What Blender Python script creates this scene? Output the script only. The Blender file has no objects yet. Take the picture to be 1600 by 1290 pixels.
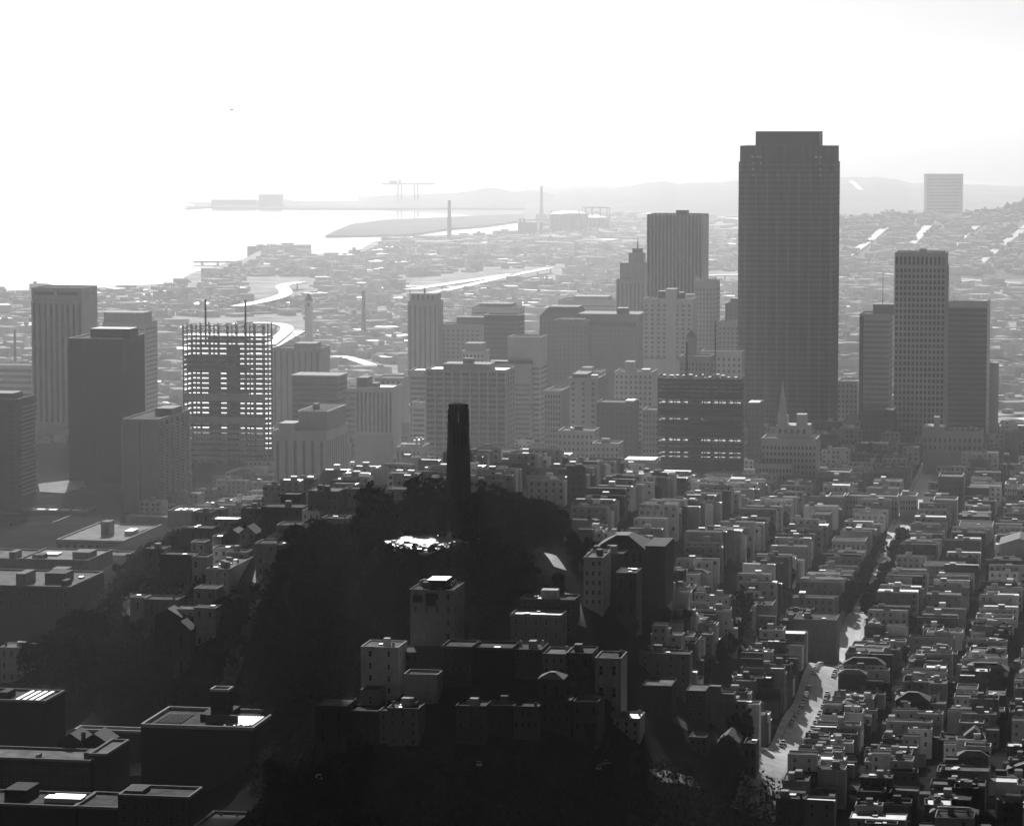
import bpy, math, random
import numpy as np
from mathutils import Vector

R = random.Random(11)
SC = bpy.context.scene
COL = SC.collection
F, YH, CAMZ = 5125.0, 186.0, 264.0
PITCH = math.atan((645 - YH) / F)
SP, CP = math.sin(PITCH), math.cos(PITCH)
G = math.radians(10.2)                     # the street grid runs 10 degrees off the line of sight
GS, GC = math.sin(G), math.cos(G)

# ------------------------------------------------------------------ geometry of the view (used only to read positions off the photograph)
def ray(px, py):
    xc, yc = (px - 800) / F, -(py - 645) / F
    return xc, CP + yc * SP, -SP + yc * CP

def at(px, py, Y):
    x, y, z = ray(px, py)
    k = Y / y
    return Vector((x * k, Y, CAMZ + z * k))

def onz(px, py, z):
    x, y, dz = ray(px, py)
    k = (z - CAMZ) / dz
    return Vector((x * k, y * k, z))

def pix(x, y, z):
    dz = z - CAMZ
    f = y * CP - dz * SP
    return 800 + F * x / f, 645 - F * (y * SP + dz * CP) / f

def ca(c, a):                              # street-grid coordinates (across, along) to x, y
    return c * GC + a * GS, -c * GS + a * GC

def to_ca(x, y):
    return x * GC - y * GS, x * GS + y * GC

def inpoly(px, py, poly):
    r, j = False, len(poly) - 1
    for i in range(len(poly)):
        (xi, yi), (xj, yj) = poly[i], poly[j]
        if (yi > py) != (yj > py) and px < (xj - xi) * (py - yi) / (yj - yi) + xi:
            r = not r
        j = i
    return r

# ------------------------------------------------------------------ materials (the photograph is black and white: every colour is a grey)
def mat(name, v, rough=0.85, spec=0.3, var=0.25, scale=0.3, bump=0.0, bscale=1.0, metal=0.0, stain=0.0):
    m = bpy.data.materials.new(name)
    m.use_nodes = True
    nt = m.node_tree
    b = nt.nodes['Principled BSDF']
    b.inputs['Roughness'].default_value = rough
    b.inputs['Specular IOR Level'].default_value = spec
    b.inputs['Metallic'].default_value = metal
    tc = nt.nodes.new('ShaderNodeTexCoord')
    n = nt.nodes.new('ShaderNodeTexNoise')
    n.inputs['Scale'].default_value = scale
    n.inputs['Detail'].default_value = 6
    nt.links.new(tc.outputs['Object'], n.inputs['Vector'])
    r = nt.nodes.new('ShaderNodeMapRange')
    r.inputs['From Min'].default_value = 0.3
    r.inputs['From Max'].default_value = 0.7
    r.inputs['To Min'].default_value = v * (1 - var)
    r.inputs['To Max'].default_value = v * (1 + var)
    nt.links.new(n.outputs['Fac'], r.inputs['Value'])
    out = r.outputs['Result']
    if stain:                              # rain streaks running down the wall
        mp = nt.nodes.new('ShaderNodeMapping')
        mp.inputs['Scale'].default_value = (1.1, 1.1, 0.10)
        n2 = nt.nodes.new('ShaderNodeTexNoise')
        n2.inputs['Scale'].default_value = 0.8
        n2.inputs['Detail'].default_value = 4
        nt.links.new(tc.outputs['Object'], mp.inputs['Vector'])
        nt.links.new(mp.outputs['Vector'], n2.inputs['Vector'])
        r2 = nt.nodes.new('ShaderNodeMapRange')
        r2.inputs['From Min'].default_value = 0.35
        r2.inputs['From Max'].default_value = 0.65
        r2.inputs['To Min'].default_value = 1 - stain
        r2.inputs['To Max'].default_value = 1
        nt.links.new(n2.outputs['Fac'], r2.inputs['Value'])
        mu = nt.nodes.new('ShaderNodeMath')
        mu.operation = 'MULTIPLY'
        nt.links.new(out, mu.inputs[0])
        nt.links.new(r2.outputs['Result'], mu.inputs[1])
        out = mu.outputs[0]
    nt.links.new(out, b.inputs['Base Color'])
    if bump:
        bp = nt.nodes.new('ShaderNodeBump')
        bp.inputs['Strength'].default_value = bump
        bp.inputs['Distance'].default_value = 0.3
        n3 = nt.nodes.new('ShaderNodeTexNoise')
        n3.inputs['Scale'].default_value = bscale
        n3.inputs['Detail'].default_value = 5
        nt.links.new(tc.outputs['Object'], n3.inputs['Vector'])
        nt.links.new(n3.outputs['Fac'], bp.inputs['Height'])
        nt.links.new(bp.outputs['Normal'], b.inputs['Normal'])
    return m

M = {}
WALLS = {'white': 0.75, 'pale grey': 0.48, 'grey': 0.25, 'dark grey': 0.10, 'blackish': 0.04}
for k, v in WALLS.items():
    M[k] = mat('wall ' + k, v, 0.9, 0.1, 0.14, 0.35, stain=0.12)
M['conc'] = mat('tower concrete', 0.55, 0.85, 0.2, 0.08, 0.05, stain=0.12)
M['concmid'] = mat('tower stone', 0.38, 0.85, 0.2, 0.08, 0.05, stain=0.15)
M['concdark'] = mat('tower dark stone', 0.14, 0.8, 0.25, 0.1, 0.05, stain=0.15)
M['granite'] = mat('dark polished granite', 0.013, 0.6, 0.1, 0.2, 0.08, stain=0.1)
M['glass'] = mat('dark window glass', 0.02, 0.25, 0.5, 0.3, 2.0)
M['towerglass'] = mat('tower window glass', 0.05, 0.4, 0.35, 0.2, 0.3)
M['steel'] = mat('bare structural steel', 0.06, 0.6, 0.4, 0.3, 0.4)
M['deck'] = mat('poured floor deck', 0.35, 0.5, 0.4, 0.2, 0.2)
M['tar'] = mat('tar and gravel roof', 0.085, 0.9, 0.03, 0.5, 0.22)
M['gravel'] = mat('pale gravel roof', 0.2, 0.9, 0.03, 0.45, 0.2)
M['tin'] = mat('painted metal roof', 0.5, 0.5, 0.5, 0.3, 0.4)
M['shingle'] = mat('dark roof shingles', 0.06, 0.8, 0.25, 0.35, 0.6)
M['skylight'] = mat('wired skylight glass', 0.45, 0.5, 0.6, 0.15, 1.0)
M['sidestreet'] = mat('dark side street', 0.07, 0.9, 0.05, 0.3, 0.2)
M['shedroof'] = mat('pale shed roofing', 0.3, 0.9, 0.05, 0.3, 0.12)
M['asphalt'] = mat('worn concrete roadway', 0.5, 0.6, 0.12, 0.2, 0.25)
M['paving'] = mat('concrete pavement', 0.45, 0.6, 0.12, 0.3, 0.3)
M['plaza'] = mat('pale concrete paving', 0.6, 0.55, 0.25, 0.2, 0.3)
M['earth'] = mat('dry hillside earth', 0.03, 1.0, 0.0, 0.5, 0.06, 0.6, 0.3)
M['rock'] = mat('bare cliff rock', 0.13, 0.9, 0.2, 0.6, 0.25, 0.8, 0.5)
M['leaf'] = mat('dark foliage', 0.04, 1.0, 0.0, 0.4, 0.5)
M['bark'] = mat('tree bark', 0.06, 0.9, 0.1, 0.3, 1.0)
M['mud'] = mat('dark shore fill', 0.08, 0.95, 0.03, 0.4, 0.006)
M['citydirt'] = mat('city ground', 0.34, 0.9, 0.05, 0.6, 0.02)
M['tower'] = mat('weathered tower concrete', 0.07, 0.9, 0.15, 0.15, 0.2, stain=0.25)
M['carwhite'] = mat('white car paint', 0.7, 0.3, 0.6, 0.03)
M['cargrey'] = mat('grey car paint', 0.25, 0.3, 0.6, 0.03)
M['cardark'] = mat('dark car paint', 0.03, 0.25, 0.6, 0.03)
M['tyre'] = mat('tyre rubber', 0.02, 0.9, 0.1, 0.1)
M['farhill'] = mat('hazy hill scrub', 0.09, 0.9, 0.1, 0.35, 0.004)
M['farroof'] = mat('distant flat roofs', 0.4, 0.9, 0.06, 0.35, 0.01)
M['farwall'] = mat('distant walls', 0.5, 0.9, 0.05, 0.25, 0.02)
M['freeway'] = mat('pale freeway concrete', 0.42, 0.6, 0.25, 0.1, 0.05)

def floors(name, m0, step, v):             # a facade material with a paler spandrel line at every floor
    m = M[m0].copy()
    m.name = name
    nt = m.node_tree
    b = nt.nodes['Principled BSDF']
    old = b.inputs['Base Color'].links[0].from_socket
    tc = nt.nodes.new('ShaderNodeTexCoord')
    sp = nt.nodes.new('ShaderNodeSeparateXYZ')
    md = nt.nodes.new('ShaderNodeMath'); md.operation = 'FRACT'
    dv = nt.nodes.new('ShaderNodeMath'); dv.operation = 'DIVIDE'; dv.inputs[1].default_value = step
    gt = nt.nodes.new('ShaderNodeMath'); gt.operation = 'GREATER_THAN'; gt.inputs[1].default_value = .68
    ml = nt.nodes.new('ShaderNodeMath'); ml.operation = 'MULTIPLY'; ml.inputs[1].default_value = v
    ad = nt.nodes.new('ShaderNodeMath'); ad.operation = 'ADD'
    nt.links.new(tc.outputs['Object'], sp.inputs[0]); nt.links.new(sp.outputs['Z'], dv.inputs[0]); nt.links.new(dv.outputs[0], md.inputs[0])
    nt.links.new(md.outputs[0], gt.inputs[0]); nt.links.new(gt.outputs[0], ml.inputs[0]); nt.links.new(ml.outputs[0], ad.inputs[0]); nt.links.new(old, ad.inputs[1])
    nt.links.new(ad.outputs[0], b.inputs['Base Color'])
    return m
M['baygranite'] = floors('granite bays with floor lines', 'granite', 3.95, 0.05)
M['bayglass'] = floors('dark glass with floor lines', 'towerglass', 3.95, 0.05)
# ------------------------------------------------------------------ mesh building
class MB:
    def __init__(s):
        s.v, s.f, s.m = [], [], []
    def box(s, x0, x1, y0, y1, z0, z1, m=0):
        n = len(s.v)
        s.v += [(x0, y0, z0), (x1, y0, z0), (x1, y1, z0), (x0, y1, z0), (x0, y0, z1), (x1, y0, z1), (x1, y1, z1), (x0, y1, z1)]
        s.f += [(n, n+3, n+2, n+1), (n+4, n+5, n+6, n+7), (n, n+1, n+5, n+4), (n+1, n+2, n+6, n+5), (n+2, n+3, n+7, n+6), (n+3, n, n+4, n+7)]
        s.m += [m] * 6
        return s
    def face(s, pts, m=0):
        n = len(s.v)
        s.v += [tuple(p) for p in pts]
        s.f.append(tuple(range(n, n + len(pts))))
        s.m.append(m)
        return s
    def prism(s, poly, z0, z1, m=0, poly2=None):      # counter-clockwise plan, optional other plan on top
        n, k = len(s.v), len(poly)
        p2 = poly2 or poly
        s.v += [(x, y, z0) for x, y in poly] + [(x, y, z1) for x, y in p2]
        s.f += [tuple(n + i for i in reversed(range(k))), tuple(n + k + i for i in range(k))]
        s.f += [(n + i, n + (i+1) % k, n + k + (i+1) % k, n + k + i) for i in range(k)]
        s.m += [m] * (k + 2)
        return s
    def tube(s, p0, p1, r0, r1, k=7, m=0):
        p0, p1 = Vector(p0), Vector(p1)
        d = (p1 - p0).normalized()
        a = d.cross(Vector((0.31, 0.9, 0.2))).normalized()
        b = d.cross(a)
        n = len(s.v)
        for p, r in ((p0, r0), (p1, r1)):
            for i in range(k):
                t = 2 * math.pi * i / k
                s.v.append(tuple(p + a * (r * math.cos(t)) + b * (r * math.sin(t))))
        s.f += [(n + i, n + (i+1) % k, n + k + (i+1) % k, n + k + i) for i in range(k)]
        s.f += [tuple(n + i for i in reversed(range(k))), tuple(n + k + i for i in range(k))]
        s.m += [m] * (k + 2)
        return s
    def mesh(s, name, mats):
        me = bpy.data.meshes.new(name)
        me.from_pydata(s.v, [], s.f)
        for m in (mats if isinstance(mats, (list, tuple)) else [mats]):
            me.materials.append(M[m] if isinstance(m, str) else m)
        me.polygons.foreach_set('material_index', s.m)
        me.update()
        return me
    def build(s, name, mats, parent=None, loc=(0, 0, 0)):
        return link(name, s.mesh(name, mats), parent, loc)

def link(name, me, parent=None, loc=(0, 0, 0), scale=None):
    o = bpy.data.objects.new(name, me)
    COL.objects.link(o)
    o.location = loc
    if scale:
        o.scale = scale
    if parent is not None:
        o.parent = parent
    return o

def tag(o, label=None, cat=None, group=None, kind=None):
    if label: o['label'] = label
    if cat: o['category'] = cat
    if group: o['group'] = group
    if kind: o['kind'] = kind
    return o

def thing(name, label, cat, loc, rot=0.0, group=None):
    o = bpy.data.objects.new(name, None)
    o.empty_display_size = 0.5
    COL.objects.link(o)
    o.location = loc
    o.rotation_euler = (0, 0, rot)
    return tag(o, label, cat, group)

def bx(name, m, parent, x0, x1, y0, y1, z0, z1):
    return MB().box(x0, x1, y0, y1, z0, z1).build(name, m, parent)

def shared(name, mats, fn):
    b = MB()
    fn(b)
    return b.mesh(name, mats)

# one window, one metre square, facing -y: a pale frame round dark glass; copies are scaled
def _win(b):
    b.box(0.10, 0.90, -0.02, 0.01, 0.08, 0.92, 1)
    b.box(0, 1, -0.10, 0.0, 0.92, 1.0, 0).box(0, 1, -0.16, 0.0, 0, 0.08, 0)
    b.box(0, 0.10, -0.10, 0.0, 0.08, 0.92, 0).box(0.90, 1, -0.10, 0.0, 0.08, 0.92, 0)
    b.box(0.10, 0.90, -0.06, -0.03, 0.48, 0.53, 0)
WIN = {k: shared('window', [k, 'glass'], _win) for k in WALLS}
def _bigwin(b):
    b.box(0, 1, -0.06, 0.0, 0, 1, 0)
TWIN = shared('window', ['towerglass'], _bigwin)
HUTS = {}
def unit(name, m):
    if (name, m) not in HUTS:
        HUTS[(name, m)] = shared(name, [m], lambda b: b.box(0, 1, 0, 1, 0, 1))
    return HUTS[(name, m)]
def ubox(name, m, parent, x0, x1, y0, y1, z0, z1):
    return link(name, unit(name, m), parent, (x0, y0, z0), (x1 - x0, y1 - y0, z1 - z0))
def win(parent, me, x, y, z, w, h, side=0):           # side 1: on the right wall, facing +x
    o = link('window', me, parent, (x, y, z), (w, 1, h))
    if side:
        o.rotation_euler = (0, 0, math.pi / 2)
    return o

# houses read one by one off the photograph: (label, left px, right px, top py, distance, depth, tone, options)
EX = [
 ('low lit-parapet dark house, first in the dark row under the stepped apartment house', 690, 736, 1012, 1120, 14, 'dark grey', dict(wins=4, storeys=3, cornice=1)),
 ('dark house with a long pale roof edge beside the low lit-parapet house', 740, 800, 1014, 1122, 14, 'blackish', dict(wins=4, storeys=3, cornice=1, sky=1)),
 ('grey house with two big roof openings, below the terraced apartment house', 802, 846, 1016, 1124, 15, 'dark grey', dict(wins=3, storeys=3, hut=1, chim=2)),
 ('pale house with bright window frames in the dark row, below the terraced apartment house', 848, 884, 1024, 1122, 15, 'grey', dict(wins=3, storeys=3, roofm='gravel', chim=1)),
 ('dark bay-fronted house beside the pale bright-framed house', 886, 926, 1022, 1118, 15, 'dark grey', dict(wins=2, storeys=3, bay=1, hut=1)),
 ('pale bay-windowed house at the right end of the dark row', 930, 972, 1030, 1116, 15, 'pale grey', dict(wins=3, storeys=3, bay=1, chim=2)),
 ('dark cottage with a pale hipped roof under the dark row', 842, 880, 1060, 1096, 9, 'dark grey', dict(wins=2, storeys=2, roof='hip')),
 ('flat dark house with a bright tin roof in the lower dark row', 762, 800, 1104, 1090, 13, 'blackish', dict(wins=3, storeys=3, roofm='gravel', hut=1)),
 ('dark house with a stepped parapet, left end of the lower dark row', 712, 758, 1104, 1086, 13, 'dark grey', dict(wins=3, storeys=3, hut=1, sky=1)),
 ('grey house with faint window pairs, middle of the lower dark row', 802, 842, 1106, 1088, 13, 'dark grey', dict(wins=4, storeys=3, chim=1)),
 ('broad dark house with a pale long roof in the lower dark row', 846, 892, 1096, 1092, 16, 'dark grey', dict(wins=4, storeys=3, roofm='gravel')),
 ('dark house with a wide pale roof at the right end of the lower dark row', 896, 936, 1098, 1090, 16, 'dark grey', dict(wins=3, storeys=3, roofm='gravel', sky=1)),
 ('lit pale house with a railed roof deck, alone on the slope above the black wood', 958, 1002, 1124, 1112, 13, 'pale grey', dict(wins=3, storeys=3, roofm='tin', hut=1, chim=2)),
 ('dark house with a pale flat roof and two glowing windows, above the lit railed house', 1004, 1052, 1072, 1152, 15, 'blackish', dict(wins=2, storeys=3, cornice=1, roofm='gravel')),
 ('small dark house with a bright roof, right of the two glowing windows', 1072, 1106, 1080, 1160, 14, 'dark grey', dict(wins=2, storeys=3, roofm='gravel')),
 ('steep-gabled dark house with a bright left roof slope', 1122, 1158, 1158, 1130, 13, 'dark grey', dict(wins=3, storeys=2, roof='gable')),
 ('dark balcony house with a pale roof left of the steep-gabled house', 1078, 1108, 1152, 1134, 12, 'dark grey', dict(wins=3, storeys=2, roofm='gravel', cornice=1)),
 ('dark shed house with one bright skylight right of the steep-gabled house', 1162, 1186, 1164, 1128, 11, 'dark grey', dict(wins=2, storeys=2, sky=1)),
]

LS = [
 ('pale hillside house with a flat roof, highest on the left shoulder of the hill', 481, 527, 768, 1450, 16, 'grey', dict(wins=5, storeys=3, hut=2, roofm='gravel', swins=1)),
 ('blackish cube house with a flat top beside the highest hillside house', 438, 466, 774, 1500, 12, 'blackish', dict(wins=1, storeys=3, roofm='gravel')),
 ('wide dark house with a broad lit roof terrace below the blackish cube house', 408, 470, 793, 1470, 14, 'dark grey', dict(wins=4, storeys=3, sky=2, hut=1)),
 ('pale two-block house with tall windows left of the hilltop trees', 432, 464, 822, 1420, 14, 'pale grey', dict(wins=3, storeys=3, swins=1)),
 ('lit grey house facing the hilltop trees, with a bright parapet', 502, 538, 812, 1400, 12, 'pale grey', dict(wins=2, storeys=2, sky=2)),
 ('pale cream house with a dark central stair slot', 399, 428, 850, 1410, 13, 'pale grey', dict(wins=2, storeys=3, cornice=1)),
 ('gabled dark house on the left shoulder with two peaks', 346, 378, 838, 1480, 12, 'dark grey', dict(wins=2, storeys=2, roof='gable')),
 ('second gabled house, taller and paler, beside the twin-peaked dark house', 374, 396, 832, 1475, 12, 'grey', dict(wins=2, storeys=2, roof='gable')),
 ('long pale cliff-edge building with a crowded lit roof and a blank right flank', 322, 354, 890, 1400, 42, 'pale grey', dict(wins=3, storeys=4, hut=3, sky=4, chim=4, roofm='gravel')),
 ('lower pale building with rounded bays stepping down from the long cliff-edge building', 303, 334, 920, 1372, 12, 'pale grey', dict(wins=3, storeys=3, bay=1)),
 ('small terraced pale building, lowest of the three stepping down the cliff edge', 303, 332, 950, 1352, 10, 'pale grey', dict(wins=2, storeys=3, cornice=1, sky=1)),
 ('pale plank-sided house with a dark roof, left of the cliff-edge buildings', 224, 272, 938, 1420, 13, 'grey', dict(wins=2, storeys=2, chim=1)),
 ('dark low-gabled house with a bright eave in front of the plank-sided house', 241, 278, 962, 1385, 10, 'blackish', dict(wins=2, storeys=2, roof='gable')),
 ('dark house with balconies at the cliff\'s left end', 250, 298, 868, 1500, 13, 'dark grey', dict(wins=4, storeys=3, sky=1)),
 ('grey house with window strips behind the balconied dark house', 228, 252, 858, 1530, 12, 'grey', dict(wins=2, storeys=3, swins=0, hut=1)),
 ('flat dark house with a bright roof corner above the balconied dark house', 284, 328, 826, 1600, 14, 'dark grey', dict(wins=4, storeys=2, sky=2)),
 ('pale low house with a long white roof on the crest', 330, 372, 812, 1620, 12, 'grey', dict(wins=3, storeys=2, roofm='tin')),
 ('small grey house at the crest\'s left end with a square stair hut', 300, 326, 802, 1680, 12, 'grey', dict(wins=2, storeys=2, hut=1)),
 ('brown-grey cottage with a sloping lit roof on the lower cliff', 268, 292, 982, 1345, 9, 'dark grey', dict(wins=1, storeys=2, roof='gable')),
 ('dark narrow house between the crest trees and the wide roof terrace', 376, 404, 796, 1580, 12, 'dark grey', dict(wins=2, storeys=2, sky=1, hut=1)),
 ('low grey house behind the hilltop trees with a bright roof strip', 606, 650, 765, 1500, 12, 'grey', dict(wins=3, storeys=2, cornice=1)),
 ('grey row house directly right of the highest hillside house', 540, 562, 766, 1460, 14, 'grey', dict(wins=2, storeys=2)),
 ('narrow pale house with two windows, behind the long cliff-edge building\'s left end', 300, 320, 872, 1440, 10, 'pale grey', dict(wins=2, storeys=2, cornice=1)),
 ('small white house with a lit roof, above the long cliff-edge building', 332, 352, 858, 1455, 10, 'white', dict(wins=2, storeys=2, sky=1)),
 ('pale flat house with a dark stair hut, between the gabled pair and the cliff-edge building', 354, 382, 864, 1440, 10, 'pale grey', dict(wins=2, storeys=2, hut=1)),
 ('low white house tucked under the hilltop trees beside the pale two-block house', 468, 492, 836, 1400, 10, 'white', dict(wins=2, storeys=2, sky=1)),
 ('grey house with three windows right of the pale cream house', 432, 456, 852, 1385, 10, 'grey', dict(wins=3, storeys=2, sky=1)),
 ('white narrow house behind the balconied dark house\'s right end', 298, 316, 848, 1530, 10, 'white', dict(wins=2, storeys=2)),
 ('pale house with a tin roof above the small white one', 332, 360, 840, 1540, 11, 'pale grey', dict(wins=2, storeys=2, roofm='tin')),
 ('little pale house hanging on the outer cliff, left of the plank-sided house', 203, 222, 934, 1455, 9, 'pale grey', dict(wins=1, storeys=2, sky=1)),
 ('pale cottage below the plank-sided house with a gravel roof', 276, 300, 952, 1390, 9, 'pale grey', dict(wins=2, storeys=2, roofm='gravel')),
 ('grey narrow house on the crest just right of the square stair hut', 328, 346, 796, 1690, 10, 'grey', dict(wins=2, storeys=2, sky=1)),
 ('white house on the left crest under the blackish cube house', 418, 438, 806, 1490, 10, 'white', dict(wins=2, storeys=2)),
 ('pale house looking out over the bright road on the left crest', 472, 498, 800, 1440, 11, 'pale grey', dict(wins=3, storeys=2, sky=1)),
]

SPECIAL = [
 ('church_building', 'large pale gabled church front cut by the right edge of the picture', 'church', 1562, 1630, 850, 1720, 30, 'pale grey', dict(roof='gable', wins=0, storeys=2)),
 ('apartment_building', 'broad plain-walled block facing the black schoolyard', 'apartment building', 1162, 1210, 946, 1490, 20, 'pale grey', dict(wins=0, storeys=3, hut=1)),
 ('apartment_building', 'wide blank dark wall along the schoolyard\'s far right side', 'apartment building', 1240, 1312, 968, 1440, 18, 'grey', dict(wins=0, storeys=4, hut=2, sky=2)),
 ('school_building', 'two-storey pale building with tall regular windows in the middle of the house rows', 'school', 1300, 1356, 846, 1750, 20, 'pale grey', dict(wins=7, storeys=2, cornice=1)),
 ('apartment_building', 'tall brick-dark corner block with a pale right side in the upper house rows', 'apartment building', 1268, 1300, 805, 1840, 20, 'grey', dict(wins=3, storeys=5, swins=3)),
 ('apartment_building', 'pale shoebox building with a blank front by the church', 'apartment building', 1498, 1556, 822, 1850, 24, 'white', dict(wins=0, storeys=3, sky=1)),
 ('apartment_building', 'wide grey bay-fronted block above the tree-shaded street', 'apartment building', 1444, 1512, 884, 1690, 20, 'grey', dict(wins=8, storeys=4, cornice=1, bay=0)),
 ('house', 'bay-windowed corner house with a turret top beside the sunlit street\'s bend', 'house', 1331, 1360, 1010, 1452, 13, 'grey', dict(wins=2, storeys=3, bay=1)),
 ('house', 'dark house with bright paired window frames in the lower right', 'house', 1467, 1520, 1158, 1225, 14, 'blackish', dict(wins=2, storeys=4, chim=2, wr=2.0)),
 ('house', 'white slim house with four dark windows, left of the bright-framed dark house', 'house', 1350, 1377, 1178, 1220, 12, 'white', dict(wins=2, storeys=3, hut=1)),
 ('house', 'pale stacked house with three garage-like openings in the lower right', 'house', 1520, 1537, 1210, 1190, 12, 'white', dict(wins=1, storeys=3, wr=2.2)),
 ('house', 'pale house with wide ribbon windows on four floors, right of the barrel roofs', 'house', 1494, 1536, 1078, 1320, 13, 'pale grey', dict(wins=2, storeys=4, wr=2.6)),
 ('house', 'dark wide house with a bright skylight box, right of the ribbon-windowed pale house', 'house', 1540, 1580, 1088, 1310, 16, 'blackish', dict(wins=3, storeys=4, sky=2, roofm='gravel')),
]

# ------------------------------------------------------------------ terrain
CTRL = [(-150,1000,5),(100,1000,5),(250,1000,6),(-150,1300,5),(60,1300,5),(230,1200,5),(230,1290,5),(-100,1600,5),(40,1600,5),(60,1700,5),(-100,2000,5),(150,1960,5),
 (-100,2600,5),(200,2300,5),(300,2150,5),(400,2250,6),(400,2700,6),(130,1450,5),(160,1400,5),(250,1340,7),(350,1290,12),(400,1240,12),(420,1150,10),(400,1050,8),
 (420,1550,60),(330,1500,48),(300,1550,50),(260,1700,46),(380,1750,54),(450,1600,76),(540,1500,87),(220,1480,34),(400,1400,50),(380,1330,40),(330,1310,28),(170,1600,20),(190,1800,20),(220,1900,15),(330,1950,25),
 (500,1350,78),(450,1280,60),(440,1240,42),(450,1140,28),(450,1050,22),(500,1000,24),(560,1120,50),
 (660,1290,98),(717,1320,98),(640,1330,97),(717,1400,96),(717,1500,89),(850,1400,91),(800,1310,97),(870,1270,96),(600,1230,81),(740,1170,64),(680,1170,65),(850,1185,73),(900,1215,87),(950,1225,78),
 (720,1240,86),(600,1130,61),(760,1095,55),(600,1085,55),(850,1100,53),(750,1030,38),(850,1040,36),(750,950,20),(550,950,18),(950,950,20),
 (1000,1250,66),(1000,1180,54),(1000,1110,43),(1000,1040,30),(1100,1330,64),(1100,1230,46),(1100,1150,36),(1200,1400,42),(1240,1208,25),(1150,1050,24),(1300,1100,20),
 (1300,1401,26),(1360,1600,26),(1430,1790,25),(1550,1330,26),(1600,1130,21),(1650,1000,18),(1600,1800,21),(1700,1500,23),(1700,2200,22),(1500,2200,20),(1200,2200,20),
 (900,1650,80),(1000,1700,72),(1000,1550,72),(1100,1550,62),(1150,1800,50),(1200,1600,42),(900,2000,40),(900,2300,10),(700,1800,62),(700,2100,14),(560,1900,40),(500,2150,10),
 (0,2800,5),(400,2800,5),(800,2700,6),(1200,2700,9),(1700,2700,12),(1200,900,15),(1500,900,15)]
for _i in range(13):                         # the long valley street climbs evenly
    for _c in (-150, -113, -60, -10):
        _x, _y = ca(_c, 1120 + _i * 100)
        if not (_c == -150 and _i < 1): CTRL.append((800 + F * _x / _y, _y, 25 + (2 if _c == -150 else 0)))
CTRL[:] = [q for q in CTRL if not (q[1] < 2260 and q[1] > 1000 and q[2] < 30 and q[0] > 1230 and q not in CTRL[-52:])]
# the feet of the houses read off the photograph also fix the ground
for _l, _x0, _x1, _yt, _Y, _d, _t, _k in LS + EX:
    _h = _k['storeys'] * 3.0 + (1.2 if _l in () else .6)
    for _u in (.15, .85):
        CTRL.append((_x0 + (_x1 - _x0) * _u, _Y + 3, at(_x0, _yt, _Y).z - _h))
for _x0, _x1, _yt, _Y, _h in ((492,538,1104,1092,10),(540,590,1112,1092,10),(592,652,1110,1089,12),(563,592,1080,1108,9),(564,620,1012,1128,17),(622,696,1020,1138,12),(631,682,1056,1112,10),(641,708,922,1170,28),(798,878,962,1182,11),(812,898,938,1198,9),(912,943,873,1218,20),(918,948,865,1246,12),(962,996,896,1222,11),(930,1008,856,1296,11)):
    for _u in (.15, .85):
        CTRL.append((_x0 + (_x1 - _x0) * _u, _Y + 3, at(_x0, _yt, _Y).z - _h))
_cp = np.array([((px - 800) / F * Y, Y, z) for px, Y, z in CTRL])
_s = 500.0
_q = _cp[:, :2] / _s
def _phi(d):
    return np.where(d > 1e-9, d * d * np.log(np.maximum(d, 1e-9)), 0)
_K = _phi(np.linalg.norm(_q[:, None] - _q[None], axis=2)) + np.eye(len(_q)) * 6e-3
_Pm = np.c_[np.ones(len(_q)), _q]
_A = np.block([[_K, _Pm], [_Pm.T, np.zeros((3, 3))]])
_w = np.linalg.solve(_A, np.r_[_cp[:, 2], 0, 0, 0])
TX0, TX1, TY0, TY1, TS = -480.0, 640.0, 800.0, 2840.0, 8.0
_gx = np.arange(TX0, TX1 + 1, TS)
_gy = np.arange(TY0, TY1 + 1, TS)
_X, _Y = np.meshgrid(_gx, _gy)
_pts = np.c_[_X.ravel(), _Y.ravel()] / _s
_Z = np.zeros(len(_pts))
for i in range(len(_q)):
    _Z += _w[i] * _phi(np.linalg.norm(_pts - _q[i], axis=1))
_Z += _w[-3] + _pts @ _w[-2:]
_Z = _Z.reshape(_X.shape)
_Z = np.maximum(_Z, 4.2)
PLAZA = Vector((at(664, 845, 1281).x, 1281.0, 98.0))
_d = np.hypot((_X - PLAZA.x) * 1.4, (_Y - PLAZA.y))
_t = np.clip((_d - 26) / 18, 0, 1)
_t = _t * _t * (3 - 2 * _t)
_Z = 97.6 * (1 - _t) + _Z * _t
_b = np.clip((2840 - _Y) / 150, 0, 1)
_Z = 4.0 + (_Z - 4.0) * _b

def T(x, y):
    u = min(max((x - TX0) / TS, 0), _Z.shape[1] - 1.001)
    v = min(max((y - TY0) / TS, 0), _Z.shape[0] - 1.001)
    i, j = int(u), int(v)
    u -= i; v -= j
    return float((_Z[j, i] * (1-u) + _Z[j, i+1] * u) * (1-v) + (_Z[j+1, i] * (1-u) + _Z[j+1, i+1] * u) * v)

def ground_pt(px, Y):
    x = (px - 800) / F * Y
    return Vector((x, Y, T(x, Y)))

def terrain():
    ny, nx = _Z.shape
    v = np.c_[_X.ravel(), _Y.ravel(), _Z.ravel()]
    idx = np.arange(ny * nx).reshape(ny, nx)
    f = np.stack([idx[:-1, :-1], idx[:-1, 1:], idx[1:, 1:], idx[1:, :-1]], axis=-1).reshape(-1, 4)
    me = bpy.data.meshes.new('ground')
    me.from_pydata(v.tolist(), [], f.tolist())
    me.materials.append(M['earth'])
    for p in me.polygons:
        p.use_smooth = True
    tag(link('ground', me), kind='structure')
terrain()

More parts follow.
